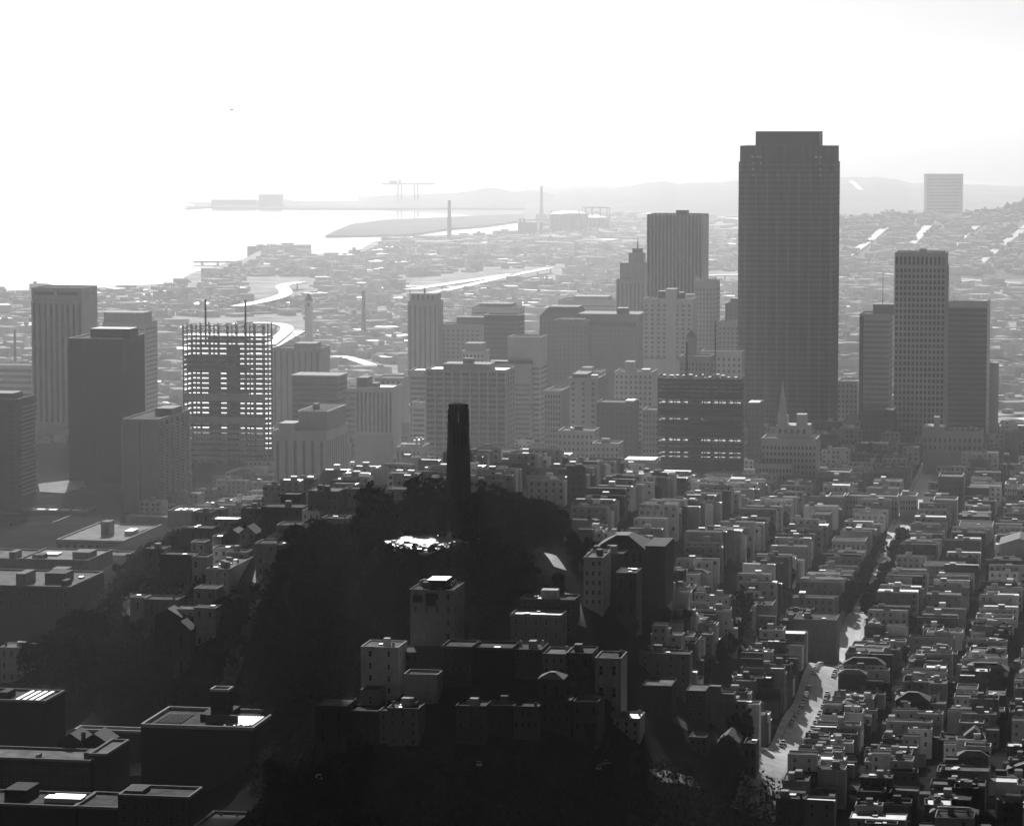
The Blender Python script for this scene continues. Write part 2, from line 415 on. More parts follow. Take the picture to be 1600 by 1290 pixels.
def sheet(name, pts, width, dz, m, kind='structure', label=None, cat=None, step=4.0, ground=True, thick=0.0):
    """a strip that follows the ground along the points (x, y[, z])"""
    P = [Vector(p) for p in pts]
    out = [P[0]]
    for a, b in zip(P, P[1:]):
        n = max(1, int((b - a).length / step))
        out += [a.lerp(b, (i + 1) / n) for i in range(n)]
    b = MB()
    rows = []
    for i, p in enumerate(out):
        d = (out[min(i + 1, len(out) - 1)] - out[max(i - 1, 0)])
        d.z = 0
        d.normalize()
        nrm = Vector((d.y, -d.x, 0))
        row = []
        for k in (-0.5, -0.17, 0.17, 0.5):
            q = p + nrm * (width * k)
            z = (T(q.x, q.y) if ground else p.z) + dz
            row.append((q.x, q.y, z))
        rows.append(row)
    k = 4
    b.v = [q for r in rows for q in r]
    for i in range(len(rows) - 1):
        for j in range(k - 1):
            b.f.append((i*k+j, i*k+j+1, (i+1)*k+j+1, (i+1)*k+j))
            b.m.append(0)
    if thick:
        n0 = len(b.v)
        b.v += [(x, y, z - thick) for x, y, z in b.v[:n0]]
        for i in range(len(rows) - 1):
            for j in (0, k - 1):
                q = (i*k+j, (i+1)*k+j, n0+(i+1)*k+j, n0+i*k+j)
                b.f.append(q); b.m.append(0)
            for j in range(k - 1):
                b.f.append((n0+(i+1)*k+j, n0+(i+1)*k+j+1, n0+i*k+j+1, n0+i*k+j)); b.m.append(0)
    return tag(b.build(name, m), label, cat, kind=kind)
# ------------------------------------------------------------------ light, sky, air
SUN_AZ, SUN_EL = math.radians(-5.5), math.radians(27)
SUN_STRENGTH, SKY_STRENGTH, EXPOSURE = 5.0, 0.05, 0.0
HAZE_DENSITY, HAZE_G = 8.2e-5, 0.62
wd_ = bpy.data.worlds.new('World')
SC.world = wd_
wd_.use_nodes = True
nt = wd_.node_tree
bg = nt.nodes['Background']
sky = nt.nodes.new('ShaderNodeTexSky')
sky.sky_type = 'NISHITA'
sky.sun_disc = False
sky.sun_elevation = SUN_EL
sky.sun_rotation = SUN_AZ
sky.air_density = 1.0
sky.dust_density = 2.5
grey = nt.nodes.new('ShaderNodeRGBToBW')
nt.links.new(sky.outputs['Color'], grey.inputs['Color'])
nt.links.new(grey.outputs['Val'], bg.inputs['Color'])
bg.inputs['Strength'].default_value = SKY_STRENGTH
sd = bpy.data.lights.new('sun', 'SUN')
sd.energy = SUN_STRENGTH
sd.angle = math.radians(0.5)
so = bpy.data.objects.new('sun', sd)
COL.objects.link(so)
to_sun = Vector((math.sin(SUN_AZ) * math.cos(SUN_EL), math.cos(SUN_AZ) * math.cos(SUN_EL), math.sin(SUN_EL)))
so.rotation_euler = to_sun.to_track_quat('Z', 'Y').to_euler()
so.location = (0, 0, 900)

hm = bpy.data.materials.new('haze')
hm.use_nodes = True
hm.node_tree.nodes.clear()
ho = hm.node_tree.nodes.new('ShaderNodeOutputMaterial')
hv = hm.node_tree.nodes.new('ShaderNodeVolumePrincipled')
hv.inputs['Color'].default_value = (0.97, 0.97, 0.97, 1)
hv.inputs['Density'].default_value = HAZE_DENSITY
hv.inputs['Anisotropy'].default_value = HAZE_G
hm.node_tree.links.new(hv.outputs['Volume'], ho.inputs['Volume'])
BLOCKER_Z = 500
tag(MB().box(-30000, 30000, -1500, 60000, -3, 440).build('haze', hm), kind='stuff')

# lumpy sheet added overhead, out of view, to shade near slopes and near air
def sun_blocker(name, x0, x1, y0, y1, z, seed):
    r = random.Random(seed)
    nx, ny = 260, 40
    b = MB()
    ph = [(r.uniform(.6, 3.4), r.uniform(.6, 3.4), r.uniform(0, 6.28), r.uniform(.3, 1)) for _ in range(14)]
    def f(u, v): return sum(a * math.sin(p * u * 9 + q * v * 5 + s) for p, q, s, a in ph) / 4
    for top in (0, 1):
        for j in range(ny + 1):
            for i in range(nx + 1):
                u, v = i / nx, j / ny
                e = max(0, min(1, min(u, 1 - u, v, 1 - v) * (8 if v < .5 else 40)))
                x, y = x0 + (x1 - x0) * u, y0 + (y1 - y0) * v
                y += (12 * f(u * 2, .3) + (175 if x < -160 else max(0, 175 - (x + 160) * 5) if x < -25 else min(120, (x + 25) * 1.4))) * v  # edge shaped to let sun through to the houses below the round tower
                b.v.append((x, y, z + (e ** .5) * ((90 + 40 * f(u + 3, v)) if top else -(30 + 12 * f(u, v + 2)))))
    n0 = (nx + 1) * (ny + 1)
    for j in range(ny):
        for i in range(nx):
            q = j * (nx + 1) + i
            b.f += [(n0 + q, n0 + q + 1, n0 + q + nx + 2, n0 + q + nx + 1), (q, q + nx + 1, q + nx + 2, q + 1)]
            b.m += [0, 0]
    o = b.build(name, 'sun_blocker')
    for p in o.data.polygons: p.use_smooth = True
    return tag(o, kind='structure')
M['sun_blocker'] = mat('sun_blocker', .8, 1.0, 0.0, .05, .002)
# ------------------------------------------------------------------ the bay
wm = bpy.data.materials.new('bay water')
wm.use_nodes = True
nt = wm.node_tree
b = nt.nodes['Principled BSDF']
b.inputs['Base Color'].default_value = (0.03, 0.03, 0.03, 1)
b.inputs['IOR'].default_value = 1.33
tc = nt.nodes.new('ShaderNodeTexCoord')
mp = nt.nodes.new('ShaderNodeMapping')
mp.inputs['Scale'].default_value = (0.0009, 0.0003, 1)
mp.inputs['Rotation'].default_value = (0, 0, 0.5)
n = nt.nodes.new('ShaderNodeTexNoise')
n.inputs['Scale'].default_value = 1.0
n.inputs['Detail'].default_value = 7
n.inputs['Distortion'].default_value = 1.2
nt.links.new(tc.outputs['Object'], mp.inputs['Vector'])
nt.links.new(mp.outputs['Vector'], n.inputs['Vector'])
r = nt.nodes.new('ShaderNodeMapRange')          # calm slicks among the ripples
r.inputs['From Min'].default_value = 0.46
r.inputs['From Max'].default_value = 0.64
r.inputs['To Min'].default_value = 0.03
r.inputs['To Max'].default_value = 0.2
nt.links.new(n.outputs['Fac'], r.inputs['Value'])
nt.links.new(r.outputs['Result'], b.inputs['Roughness'])
tag(MB().face([(-29000, 2900, 0), (29000, 2900, 0), (29000, 59000, 0), (-29000, 59000, 0)]).build('water', wm), kind='structure')
M['water'] = wm

# ------------------------------------------------------------------ flat land across the bay shore
LAND = [(-420,600),(-420,462),(-60,456),(60,452),(150,449),(300,441),(288,433),(302,425),(330,420),(350,412),(382,404),(402,393),(420,386),(448,392),(470,397),(540,396),(566,388),(584,377),(668,372),(690,379),(700,370),(760,366),(840,356),(870,338),(1000,331),(1150,329),(2000,329),(2000,600)]
def slab(name, pts, z, m, th=3.4):
    P = [onz(px, py, z) for px, py in pts]
    ar = sum(P[i-1].x * P[i].y - P[i].x * P[i-1].y for i in range(len(P)))
    if ar < 0:
        P.reverse()
    return tag(MB().prism([(p.x, p.y) for p in P], z - th, z, 0).build(name, m), kind='structure')
slab('land', LAND, 3.2, 'citydirt')
slab('pier_land', [(508,368),(524,360),(548,350),(600,343),(700,339),(838,333),(838,341),(760,352),(700,357),(640,366)], 3.0, 'mud')
slab('far_point_land', [(288,326),(330,323),(440,326),(560,326),(700,325),(860,326),(900,330),(2000,330),(2000,290),(860,296),(560,314),(440,314),(330,319)], 2.6, 'mud', 2.8)

# ------------------------------------------------------------------ hills: ridges with a real slope toward and away from the camera
def prof(pts, px):
    if px <= pts[0][0]: return pts[0][1]
    for (a, b), (c, d) in zip(pts, pts[1:]):
        if px <= c:
            t = (px - a) / (c - a)
            return b + (d - b) * t
    return pts[-1][1]
def _n1(x, s):
    return math.sin(x * 0.031 + s) * 0.5 + math.sin(x * 0.083 + 2.1 * s) * 0.3 + math.sin(x * 0.19 + 3.7 * s) * 0.2
def ridge(crest, Y0, Yc, Y1, z0, m, seed, step=8, rough=0.0, ny=15):
    x0, x1 = crest[0][0], crest[-1][0]
    n = int((x1 - x0) / step)
    def h(px, Y):
        top = at(px, prof(crest, px) + rough * _n1(px, seed), Yc).z
        if Y < Yc:
            t = max(0, (Y - Y0) / (Yc - Y0))
            return z0 + (top - z0) * (t ** 0.85)
        t = max(0, (Y1 - Y) / (Y1 - Yc))
        return z0 + (top - z0) * (t * t * (3 - 2 * t))
    Ys = [Y0 + (Yc - Y0) * i / 9 for i in range(10)] + [Yc + (Y1 - Yc) * i / 5 for i in range(1, 6)]
    b = MB()
    for Y in Ys:
        for i in range(n + 1):
            px = x0 + (x1 - x0) * i / n
            k = 1.0
            b.v.append(((px - 800) / F * Y, Y, h(px, Y) + (0 if Y in (Y0, Y1) else rough * 0.12 * (Yc / F) * _n1(px * 1.7 + Y * 0.03, seed + 1))))
    for j in range(len(Ys) - 1):
        for i in range(n):
            q = j * (n + 1) + i
            b.f.append((q, q + 1, q + n + 2, q + n + 1)); b.m.append(0)
    o = b.build('hill', m)
    for p in o.data.polygons:
        p.use_smooth = True
    tag(o, kind='structure')
    return h
ridge([(-1500,196),(-300,188),(0,190),(140,196),(300,212),(420,222),(520,236)], 19000, 21500, 27000, 0, 'farhill', 1, 20, 2.0)
ridge([(420,226),(560,206),(700,188),(860,184),(1000,174),(1150,168),(1270,158),(1350,163),(1430,148),(1500,140),(1600,134),(2000,136),(2500,142)], 14500, 17000, 24000, 0, 'farhill', 2, 20, 2.0)
H2 = ridge([(820,308),(868,303),(900,296),(960,297),(1000,290),(1038,286),(1060,290),(1100,287),(1150,282),(1250,284),(1310,277),(1365,275),(1400,283),(1425,289),(1470,288),(1600,293),(2100,284)], 8600, 10600, 13000, 3, 'farhill', 4, 5, 2.2)
ridge([(560,316),(590,308),(640,304),(700,302),(730,298),(770,294),(800,300),(840,299),(880,306),(930,312)], 9800, 10300, 11200, 2.5, 'farhill', 5, 5, 2.0)
ridge([(290,324),(320,319),(350,315),(410,312),(440,310),(500,317),(560,318)], 9900, 10050, 10400, 2.5, 'farhill', 6, 5, 1.5)
H1 = ridge([(1180,402),(1240,372),(1310,348),(1350,346),(1378,340),(1400,344),(1430,340),(1475,344),(1520,336),(1550,336),(1600,318),(1680,300),(1800,292),(2000,296)], 5350, 6300, 7600, 3, 'farhill', 7, 5, 1.8)

def on_hill(px, py, h, Y0, Y1):
    Y = Y0
    while Y < Y1:
        p = at(px, py, Y)
        if p.z <= h(px, Y):
            break
        Y += 8
    return Vector((at(px, py, Y).x, Y, h(px, Y)))
HROADS = ([(1325,402),(1350,384),(1384,358)], [(1420,388),(1437,370),(1454,350)], [(1488,388),(1508,368),(1530,352)], [(1530,414),(1560,388),(1606,354)], [(1330,284),(1345,298)])
for pts in HROADS:
    far = pts[0][1] < 290
    P = [on_hill(px, py, H2 if far else H1, 8600 if far else 5350, 10600 if far else 6300) for px, py in pts]
    Q = []
    for a, c in zip(P, P[1:]):
        for i in range(8):
            Q.append(a.lerp(c, i / 8))
    Q.append(P[-1])
    Q = [Vector((q.x, q.y, (H2 if far else H1)(800 + F * q.x / q.y, q.y))) for q in Q]
    sheet('road', Q, 15, 2.4, 'freeway', ground=False, step=60)

# ------------------------------------------------------------------ low city between the towers and the hills: nobody could count it
def city_mass(name, n, Yr, keep, ang, m, hz, sz, hgt, seed):
    r = random.Random(seed)
    b = MB()
    k = 0
    while k < n:
        Y = r.uniform(*Yr)
        px = r.uniform(-120, 1720)
        x = (px - 800) / F * Y
        z0 = hz(px, Y)
        if not keep(px, pix(x, Y, z0)[1]):
            k += 0.2
            continue
        k += 1
        w, d, h = r.uniform(*sz), r.uniform(*sz), hgt(r)
        th = ang + r.choice((0, 0, 0, 0.02, -0.3))
        c, s = math.cos(th), math.sin(th)
        pl = [(x + u * c - v * s, Y + u * s + v * c) for u, v in ((0, 0), (w, 0), (w, d), (0, d))]
        b.prism(pl, z0 - 3, z0 + h, 0)
        n0 = len(b.m)
        b.m[n0 - 5] = r.choice((1, 1, 1, 2, 2, 2, 2, 2, 2, 2, 1, 2, 2, 3))
        if r.random() < 0.35:
            pl = [(x + u * c - v * s, Y + u * s + v * c) for u, v in ((w*.3, d*.3), (w*.6, d*.3), (w*.6, d*.6), (w*.3, d*.6))]
            b.prism(pl, z0 + h - 0.2, z0 + h + r.uniform(2, 5), 0)
    return tag(b.build(name, m), kind='stuff')
CLEAR = [[(255,497),(455,492),(480,512),(430,566),(395,560),(400,520),(255,522)], [(495,548),(612,572),(606,596),(495,572)], [(365,432),(480,432),(485,462),(365,484)], [(610,436),(880,412),(880,432),(700,458),(610,472)], [(1075,424),(1330,424),(1330,440),(1075,440)], [(1310,414),(1650,440),(1650,456),(1310,428)]]
land_ok = lambda px, py: not any(inpoly(px, py, q) for q in CLEAR) and (py > 600 or (inpoly(px, py, LAND) and inpoly(px - 6, py - 6, LAND) and inpoly(px - 14, py, LAND)))
city_mass('distant_city', 8000, (2620, 7400), land_ok, -math.radians(55), ['farwall', 'tar', 'farroof', 'tin'], lambda px, Y: 3.0 if Y > 2830 else T((px - 800) / F * Y, Y), (10, 30), lambda r: r.choice((3, 4, 4, 5, 5, 6, 7, 8, 10, 15)), 5)
city_mass('distant_hill_city', 1500, (5400, 6500), lambda px, py: px > 1200 and not any(abs((px - a) * (d - b) - (py - b) * (c - a)) / math.hypot(c - a, d - b) < 5 and min(a, c) - 5 < px < max(a, c) + 5 for pts in HROADS for (a, b), (c, d) in zip(pts, pts[1:])), -math.radians(10), ['farwall', 'tar', 'farroof', 'farroof'], H1, (9, 26), lambda r: r.uniform(5, 11), 6)
city_mass('distant_shore_city', 900, (6600, 9800), lambda px, py: py > 329 and inpoly(px, py, LAND), -math.radians(35), ['farwall', 'farroof', 'farroof', 'tin'], lambda px, Y: 3.0, (20, 80), lambda r: r.uniform(5, 12), 8)

# ------------------------------------------------------------------ single far things
def simple(name, label, cat, px0, px1, pyt, Y, depth, parts, zb=3.0, rot=0.0):
    a, b_ = at(px0, pyt, Y), at(px1, pyt, Y)
    t = thing(name, label, cat, (a.x, Y, zb), rot)
    return t, b_.x - a.x, a.z - zb

t, W, H = simple('gas_holder', 'large round gas holder tank with a pale shallow domed lid', 'gas tank', 859, 920, 336, 7440, 0, 0)
b = MB(); r_ = W / 2
ring = [(r_ + r_ * math.cos(2*math.pi*i/40), r_ + r_ * math.sin(2*math.pi*i/40)) for i in range(40)]
b.prism(ring, 0, H, 0); b.build('tank_wall', 'concdark', t)
b = MB(); prev = ring
for i in range(1, 6):
    k = 1 - i / 6
    nx = [(r_ + (x - r_) * math.cos(math.pi/2*i/6), r_ + (y - r_) * math.cos(math.pi/2*i/6)) for x, y in ring]
    b.prism(prev, H + 0.1 + 8 * math.sin(math.pi/2*(i-1)/6), H + 0.1 + 8 * math.sin(math.pi/2*i/6), 0, nx); prev = nx
b.build('dome', 'plaza', t)
for i in range(12):
    x, y = r_ + (r_ + 1.5) * math.cos(i * math.pi / 6), r_ + (r_ + 1.5) * math.sin(i * math.pi / 6)
    MB().box(x - 0.7, x + 0.7, y - 0.7, y + 0.7, 0, H + 9).build('guide_post', 'concmid', t)
t, W, H = simple('gas_holder', 'lower gas holder half hidden behind the round domed one, inside a tall open guide frame', 'gas tank', 912, 952, 340, 7560, 0, 0)
r_ = W / 2
ring = [(r_ + r_ * math.cos(2*math.pi*i/32), r_ + r_ * math.sin(2*math.pi*i/32)) for i in range(32)]
MB().prism(ring, 0, H, 0).build('tank_wall', 'concdark', t)
MB().prism(ring, H + .1, H + 3, 0, [(r_ + (x-r_)*.3, r_ + (y-r_)*.3) for x, y in ring]).build('dome', 'plaza', t)
for i in range(10):
    x, y = r_ + (r_ + 1.5) * math.cos(i * math.pi / 5), r_ + (r_ + 1.5) * math.sin(i * math.pi / 5)
    MB().box(x - 0.7, x + 0.7, y - 0.7, y + 0.7, 0, H + 23).build('guide_post', 'concmid', t)
b = MB()
for i in range(10):
    p = [(r_ + (r_ + 1.5) * math.cos(k * math.pi / 5), r_ + (r_ + 1.5) * math.sin(k * math.pi / 5)) for k in (i, i + 1)]
    b.tube((*p[0], H + 22.5), (*p[1], H + 22.5), 0.8, 0.8, 5)
b.build('guide_ring', 'concmid', t)

t, W, H = simple('power_station', 'square power station with two short stacks beside the gas holder', 'power station', 809, 839, 347, 7300, 0, 0)
bx('wall', 'concdark', t, 0, W, 0, 40, 0, H)
for u in (.12, .32): bx('stack', 'concmid', t, W*u - 2.5, W*u + 2.5, 5, 10, H + .01, H + 9)
bx('annex', 'concdark', t, W*1.15, W*1.3, 5, 20, 0, H)
def chimney(px, pyt, Y, w, label, base=2.2):
    p = at(px, pyt, Y); q = T(p.x, Y) if Y < 2800 else 3
    t = thing('smokestack', label, 'smokestack', (p.x, Y, q))
    MB().tube((0, 0, 0), (0, 0, p.z - q), w * 0.75, w * 0.45, 12).build('shaft', 'concdark', t)
    MB().tube((0, 0, p.z - q + 0.01), (0, 0, p.z - q + 1.2), w * 0.52, w * 0.52, 12).build('rim', 'concdark', t)
    MB().box(-w * base, w * base, -w, w, 0, (p.z - q) * 0.16).build('boiler_house', 'concmid', t)
chimney(702, 314, 6900, 7, 'tall lone smokestack on the flat shore short of the gas holders', 3.5)
chimney(846, 291, 8600, 7, 'thin pale smokestack far behind the gas holders')
chimney(568, 455, 3900, 4, 'thin dark smokestack right of the pointed clock tower')
chimney(23, 517, 3300, 2.4, 'thin mast at the picture\'s edge, left of the tall striped tower')

t, W, H = simple('gantry_crane', 'huge flat-topped gantry crane on the far headland', 'crane', 601, 672, 286, 10100, 0, 0)
bx('boom', 'steel', t, -8, W + 14, 0, 12, H - 5, H)
for u in (.28, .36, .66, .74): MB().tube((W*u, 6, 0), (W*(u*.92+.04), 6, H - 5), 2.6, 2.2, 6).build('leg', 'steel', t)
bx('hoist_house', 'steel', t, W*.1, W*.27, -1, 13, H + .01, H + 7)
bx('hoist_house', 'steel', t, W*.3, W*.36, 2, 10, H + .01, H + 10)

t, W, H = simple('dock_building', 'long pale flat-topped dock building at the tip of the far headland', 'dock building', 404, 440, 305, 9900, 0, 0, 2.5)
bx('wall', 'concmid', t, 0, W, 0, 60, 0, H); bx('roof', 'farroof', t, -2, W + 2, -2, 62, H + .02, H + 2)
t, W, H = simple('dock_building', 'low dock shed toward the seaward end of the far headland', 'dock building', 330, 400, 313, 9950, 0, 0, 2.5)
bx('wall', 'concmid', t, 0, W, 0, 40, 0, H); bx('roof', 'farroof', t, -2, W + 2, -2, 42, H + .02, H + 2)
for px0, px1, py, Y, lab in ((400, 412, 384, 6550, 'ship superstructure with stubby funnels moored at the near pier'), (416, 432, 383, 6600, 'broad ship superstructure with a mast moored beside the near pier')):
    t, W, H = simple('ship', lab, 'ship', px0, px1, py, Y, 0, 0, 0.2)
    MB().prism([(-18, 4), (W + 10, 0), (W + 22, 8), (W + 10, 16), (-18, 12)], 0, 11, 0).build('hull', 'concdark', t)
    bx('superstructure', 'concmid', t, 0, W, 2, 14, 11.01, H - 6)
    for u in (.15, .5, .8): bx('funnel', 'concdark', t, W*u - 1.6, W*u + 1.6, 5, 10, H - 5.99, H + 3)
t, W, H = simple('pier_gantry', 'long thin cargo gantry standing out over the bay water', 'crane', 302, 378, 408, 6000, 0, 0, 0.2)
MB().box(0, W, 0, 5, H - 3, H).build('beam', 'concdark', t)
for u in (.18, .5, .97): MB().box(W*u - 2, W*u + 2, 0, 5, 0, H - 3.01).build('leg', 'concdark', t)

# the big slab block on the hill
t, W, H = simple('hospital_block', 'lone tall slab block standing on the far hill crest', 'tower block', 1446, 1505, 273, 6900, 0, 0, 40)
bx('wall', 'concmid', t, 0, W, 0, 24, 0, H)
for u in (.02, .98): bx('pier', 'conc', t, W*u - 1.6, W*u + 1.6, -1.2, -0.01, 0, H)
bx('parapet', 'conc', t, -0.5, W + .5, -1.3, 24.5, H + .01, H + 2)
for i in range(14): bx('window_band', 'towerglass', t, 4, W - 4, -0.12, -0.02, 8 + i * (H - 12) / 14, 10 + i * (H - 12) / 14)

# pointed clock tower
t, W, H = simple('clock_tower', 'pale clock tower with a pointed spire beyond the freeway curve', 'clock tower', 476, 488, 470, 3500, 0, 0)
bx('shaft', 'conc', t, 0, W, 0, W, 0, H)
MB().prism([(-.3, -.3), (W+.3, -.3), (W+.3, W+.3), (-.3, W+.3)], H + .01, H + 8.8, 0, [(W/2-.2, W/2-.2), (W/2+.2, W/2-.2), (W/2+.2, W/2+.2), (W/2-.2, W/2+.2)]).build('spire', 'concdark', t)
bx('belfry_opening', 'towerglass', t, W*.3, W*.7, -0.06, -.01, H - 6, H - 2)

# elevated freeway: pale decks on columns
def freeway(pts, z, width, label):
    P = [onz(px, py, zz) for (px, py), zz in zip(pts, z if isinstance(z, list) else [z] * len(pts))]
    Q = []
    for i in range(len(P) - 1):          # Catmull-Rom
        p0, p1, p2, p3 = P[max(i-1, 0)], P[i], P[i+1], P[min(i+2, len(P)-1)]
        for k in range(8):
            u = k / 8
            Q.append(0.5 * ((2*p1) + (p2-p0)*u + (2*p0-5*p1+4*p2-p3)*u*u + (3*p1-p0-3*p2+p3)*u**3))
    Q.append(P[-1])
    t = thing('freeway_ramp', label, 'freeway', (Q[0].x, Q[0].y, 0))
    d = sheet('deck', [q - Q[0] + Vector((0, 0, Q[0].z)) for q in Q], width, 0, 'freeway', None, ground=False, step=14, thick=1.6)
    d.parent = t
    for q in Q[::3]:
        c = q - Q[0]
        bx('column', 'concmid', t, c.x - 1.2, c.x + 1.2, c.y - 1.2, c.y + 1.2, 3.1, q.z - 1.62)
freeway([(270,512),(310,508),(380,505),(420,504),(444,508),(448,515),(436,526),(420,538)], 16, 15, 'outer curved freeway ramp sweeping behind the unfinished steel tower')
freeway([(466,516),(458,521),(440,531),(424,540),(400,552)], 14, 17, 'short inner freeway ramp beside the outer curve')
freeway([(505,562),(530,556),(560,563),(598,577)], [14, 14, 12, 9], 14, 'straight freeway ramp descending toward the striped tower')
freeway([(370,478),(420,468),(446,458),(442,446),(470,440)], 14, 20, 'winding pale freeway beyond the pointed clock tower')
freeway([(640,452),(720,440),(800,428)], 12, 22, 'pale diagonal freeway on the flats beyond the crowned brick tower')
freeway([(620,466),(700,452),(790,432),(860,418)], 12, 16, 'second diagonal freeway running along below the first')
freeway([(1080,431),(1160,429),(1320,433)], 12, 26, 'bright stretch of freeway between the fluted tower and the dark tower')
freeway([(1310,420),(1380,427),(1480,434),(1640,446)], 12, 18, 'long freeway passing behind the lattice-windowed tower')
freeway([(560,452),(650,447),(740,449),(900,455),(960,452)], 10, 14, 'low pale freeway beyond the flat-roofed tower pair')

# the added sun blocker's leading edge: its shade ends on the ground just short of the round tower's hill
sun_blocker('sun_blocker', -3200, 3200, -700, 985 + (BLOCKER_Z - 40) / math.tan(SUN_EL) * math.cos(SUN_AZ), BLOCKER_Z, 3)
# ------------------------------------------------------------------ downtown towers
def base_frame(name, label, cat, xl, xr, yt, Y, depth, group=None, sink=1.0):
    p = at(xl, yt, Y)
    kr = (xr - 800) / F
    w = (kr * Y - p.x) / (GC + kr * GS)
    zs = [T(p.x + u * w * GC + v * depth * GS, Y - u * w * GS + v * depth * GC) for u in (0, .5, 1) for v in (0, .5, 1)]
    zb = min(zs) - sink
    t = thing(name, label, cat, (p.x, Y, zb), -G, group)
    return t, w, p.z - zb, max(zs) - zb

def parapet(b, w, d, h, hh=1.2, th=0.6, m=0):
    b.box(-0.05, w + .05, -0.05, th, h, h + hh, m).box(-0.05, w + .05, d - th, d + .05, h, h + hh, m)
    b.box(-0.05, th, th, d - th, h, h + hh, m).box(w - th, w + .05, th, d - th, h, h + hh, m)

def tower(name, label, xl, xr, yt, Y, depth, wall='conc', style='bands', n=10, nr=None, z0=6, ztop=4, fl=3.9, ratio=0.5, glass='towerglass', mech=(), roof='tar', cat='office tower', core=None, piers=0, proud=0.5, maxb=34, rim=True, rside=True, band=0.5, group=None):
    t, w, H, _ = base_frame(name, label, cat, xl, xr, yt, Y, depth, group)
    b = MB().box(0, w, 0, depth, 0, H - 1.2)
    if rim: parapet(b, w, depth, H - 1.2)
    b.build('wall', core or wall, t)
    bx('roof', roof, t, 0.7, w - 0.7, 0.7, depth - 0.7, H - 1.19, H - 0.95)
    if style == 'strips':
        s = w / n
        for i in range(n):
            bx('window_strip', glass, t, (i + .5 - ratio/2) * s, (i + .5 + ratio/2) * s, -0.1, -0.01, z0, H - ztop)
        for i in range(n + 1):
            x0, x1 = max(0, (i - .5 + ratio/2) * s), min(w, (i + .5 - ratio/2) * s)
            bx('pier', wall, t, x0, x1, -proud, -0.02, z0 - 3, H - ztop + 1.5)
        if nr:
            s = depth / nr
            for i in range(nr):
                bx('window_strip', glass, t, w + .01, w + 0.1, (i + .5 - ratio/2) * s, (i + .5 + ratio/2) * s, z0, H - ztop)
    elif style in ('bands', 'grid'):
        k = min(maxb, max(2, int((H - z0 - ztop) / fl)))
        f = (H - z0 - ztop) / k
        for i in range(k):
            z = z0 + i * f
            bx('window_band', glass, t, 0.8, w - 0.8, -0.1, -0.01, z + f * (1 - band) * .5, z + f * (1 + band) * .5)
            if rside and nr != 0:
                bx('window_band', glass, t, w + .01, w + .1, 0.8, depth - 0.8, z + f * (1 - band) * .5, z + f * (1 + band) * .5)
        if style == 'grid':
            m = n
            for i in range(m + 1):
                x = 0.35 + (w - 0.7) * i / m
                pw = (w / m) * (1 - ratio) * .5
                bx('pier', wall, t, max(0, x - pw), min(w, x + pw), -proud, -0.11, z0 - 2, H - ztop + 1)
            if nr:
                for i in range(nr + 1):
                    y = 0.35 + (depth - 0.7) * i / nr
                    pw = (depth / nr) * (1 - ratio) * .5
                    bx('pier', wall, t, w + .11, w + proud, max(0, y - pw), min(depth, y + pw), z0 - 2, H - ztop + 1)
        if style == 'bands' and piers:
            for i in range(piers + 1):
                x = 0.3 + (w - .6) * i / piers
                bx('pier', wall, t, x - .3, x + .3, -proud, -0.11, z0, H - 1.3)
    elif style == 'windows':
        k = max(2, int((H - z0 - ztop) / fl))
        while k * n > 96: k -= 1
        f = fl
        s = w / n
        for i in range(k):
            for j in range(n):
                link('window', TWIN, t, ((j + .5 - ratio/2) * s, -0.01, H - ztop - (i + 1) * f + f * .25), (ratio * s, 1.5, f * .5))
    for (u0, u1, v0, v1, h, mm) in mech:
        MB().box(u0 * w, u1 * w, v0 * depth, v1 * depth, H - 0.94, H + h).build('roof_house', mm, t)
    return t, w, H

# left group
t, w, H = tower('office_tower', 'tall pale tower with nine dark full-height window stripes, at the left edge of downtown', 49, 128, 449, 2640, 40, 'conc', 'strips', 9, z0=16, ztop=13, ratio=.5, proud=.9)
bx('top_vent', 'towerglass', t, w*.05, w*.45, -.09, -.01, H - 6, H - 3.5); bx('top_vent', 'towerglass', t, w*.5, w*.93, -.09, -.01, H - 6, H - 3.5)
bx('top_vent', 'towerglass', t, w + .01, w + .09, 8, 32, H - 6, H - 3.5)
bx('base_storey', 'concmid', t, -.8, w + .8, -.9, 40.8, 0, 12)
t, w, H = tower('office_tower', 'blackish glass slab tower with a low roof house, standing in front of the striped tower', 107, 188, 528, 2340, 58, 'concdark', 'bands', nr=1, z0=9, ztop=2, fl=3.9, glass='granite', core='granite', mech=[(.3, 1.05, .25, .6, 6, 'granite')], band=.72)
for i in range(5):
    u = i / 4
    MB().box(w*u - .5, w*u + .5, -.6, -.11, 0, H - 1.3).build('pier', 'granite', t)
tower('office_tower', 'plain grey tower with a broad roof house, behind the blackish glass slab', 160, 226, 503, 2780, 36, 'concmid', 'bands', z0=10, band=.25, glass='concdark', mech=[(0, .93, .1, .8, 8, 'concmid')])
def balconies(t, w, H, depth, n, side=True):
    for i in range(n):
        z = 8 + i * (H - 12) / n
        if side: MB().box(w + .01, w + 1.5, 1.5, depth - 1.5, z, z + .25).box(w + 1.35, w + 1.5, 1.5, depth - 1.5, z + .25, z + 1.2).build('balcony', 'concmid', t)
t, w, H = tower('apartment_tower', 'dark apartment tower with ragged balcony edges, cut off by the picture\'s edge', -40, 25, 622, 2200, 36, 'concdark', 'windows', 3, cat='apartment tower', fl=3.2, ratio=.3, mech=[(.2, .8, .2, .8, 3, 'concdark')])
balconies(t, w, H, 36, 22)
t, w, H = tower('apartment_tower', 'pale apartment slab with stacked balconies and a light-rimmed flat roof', 191, 243, 654, 2160, 80, 'concmid', 'plain', cat='apartment tower', mech=[(.5, 1.0, .45, .75, 4, 'concdark')], roof='tar')
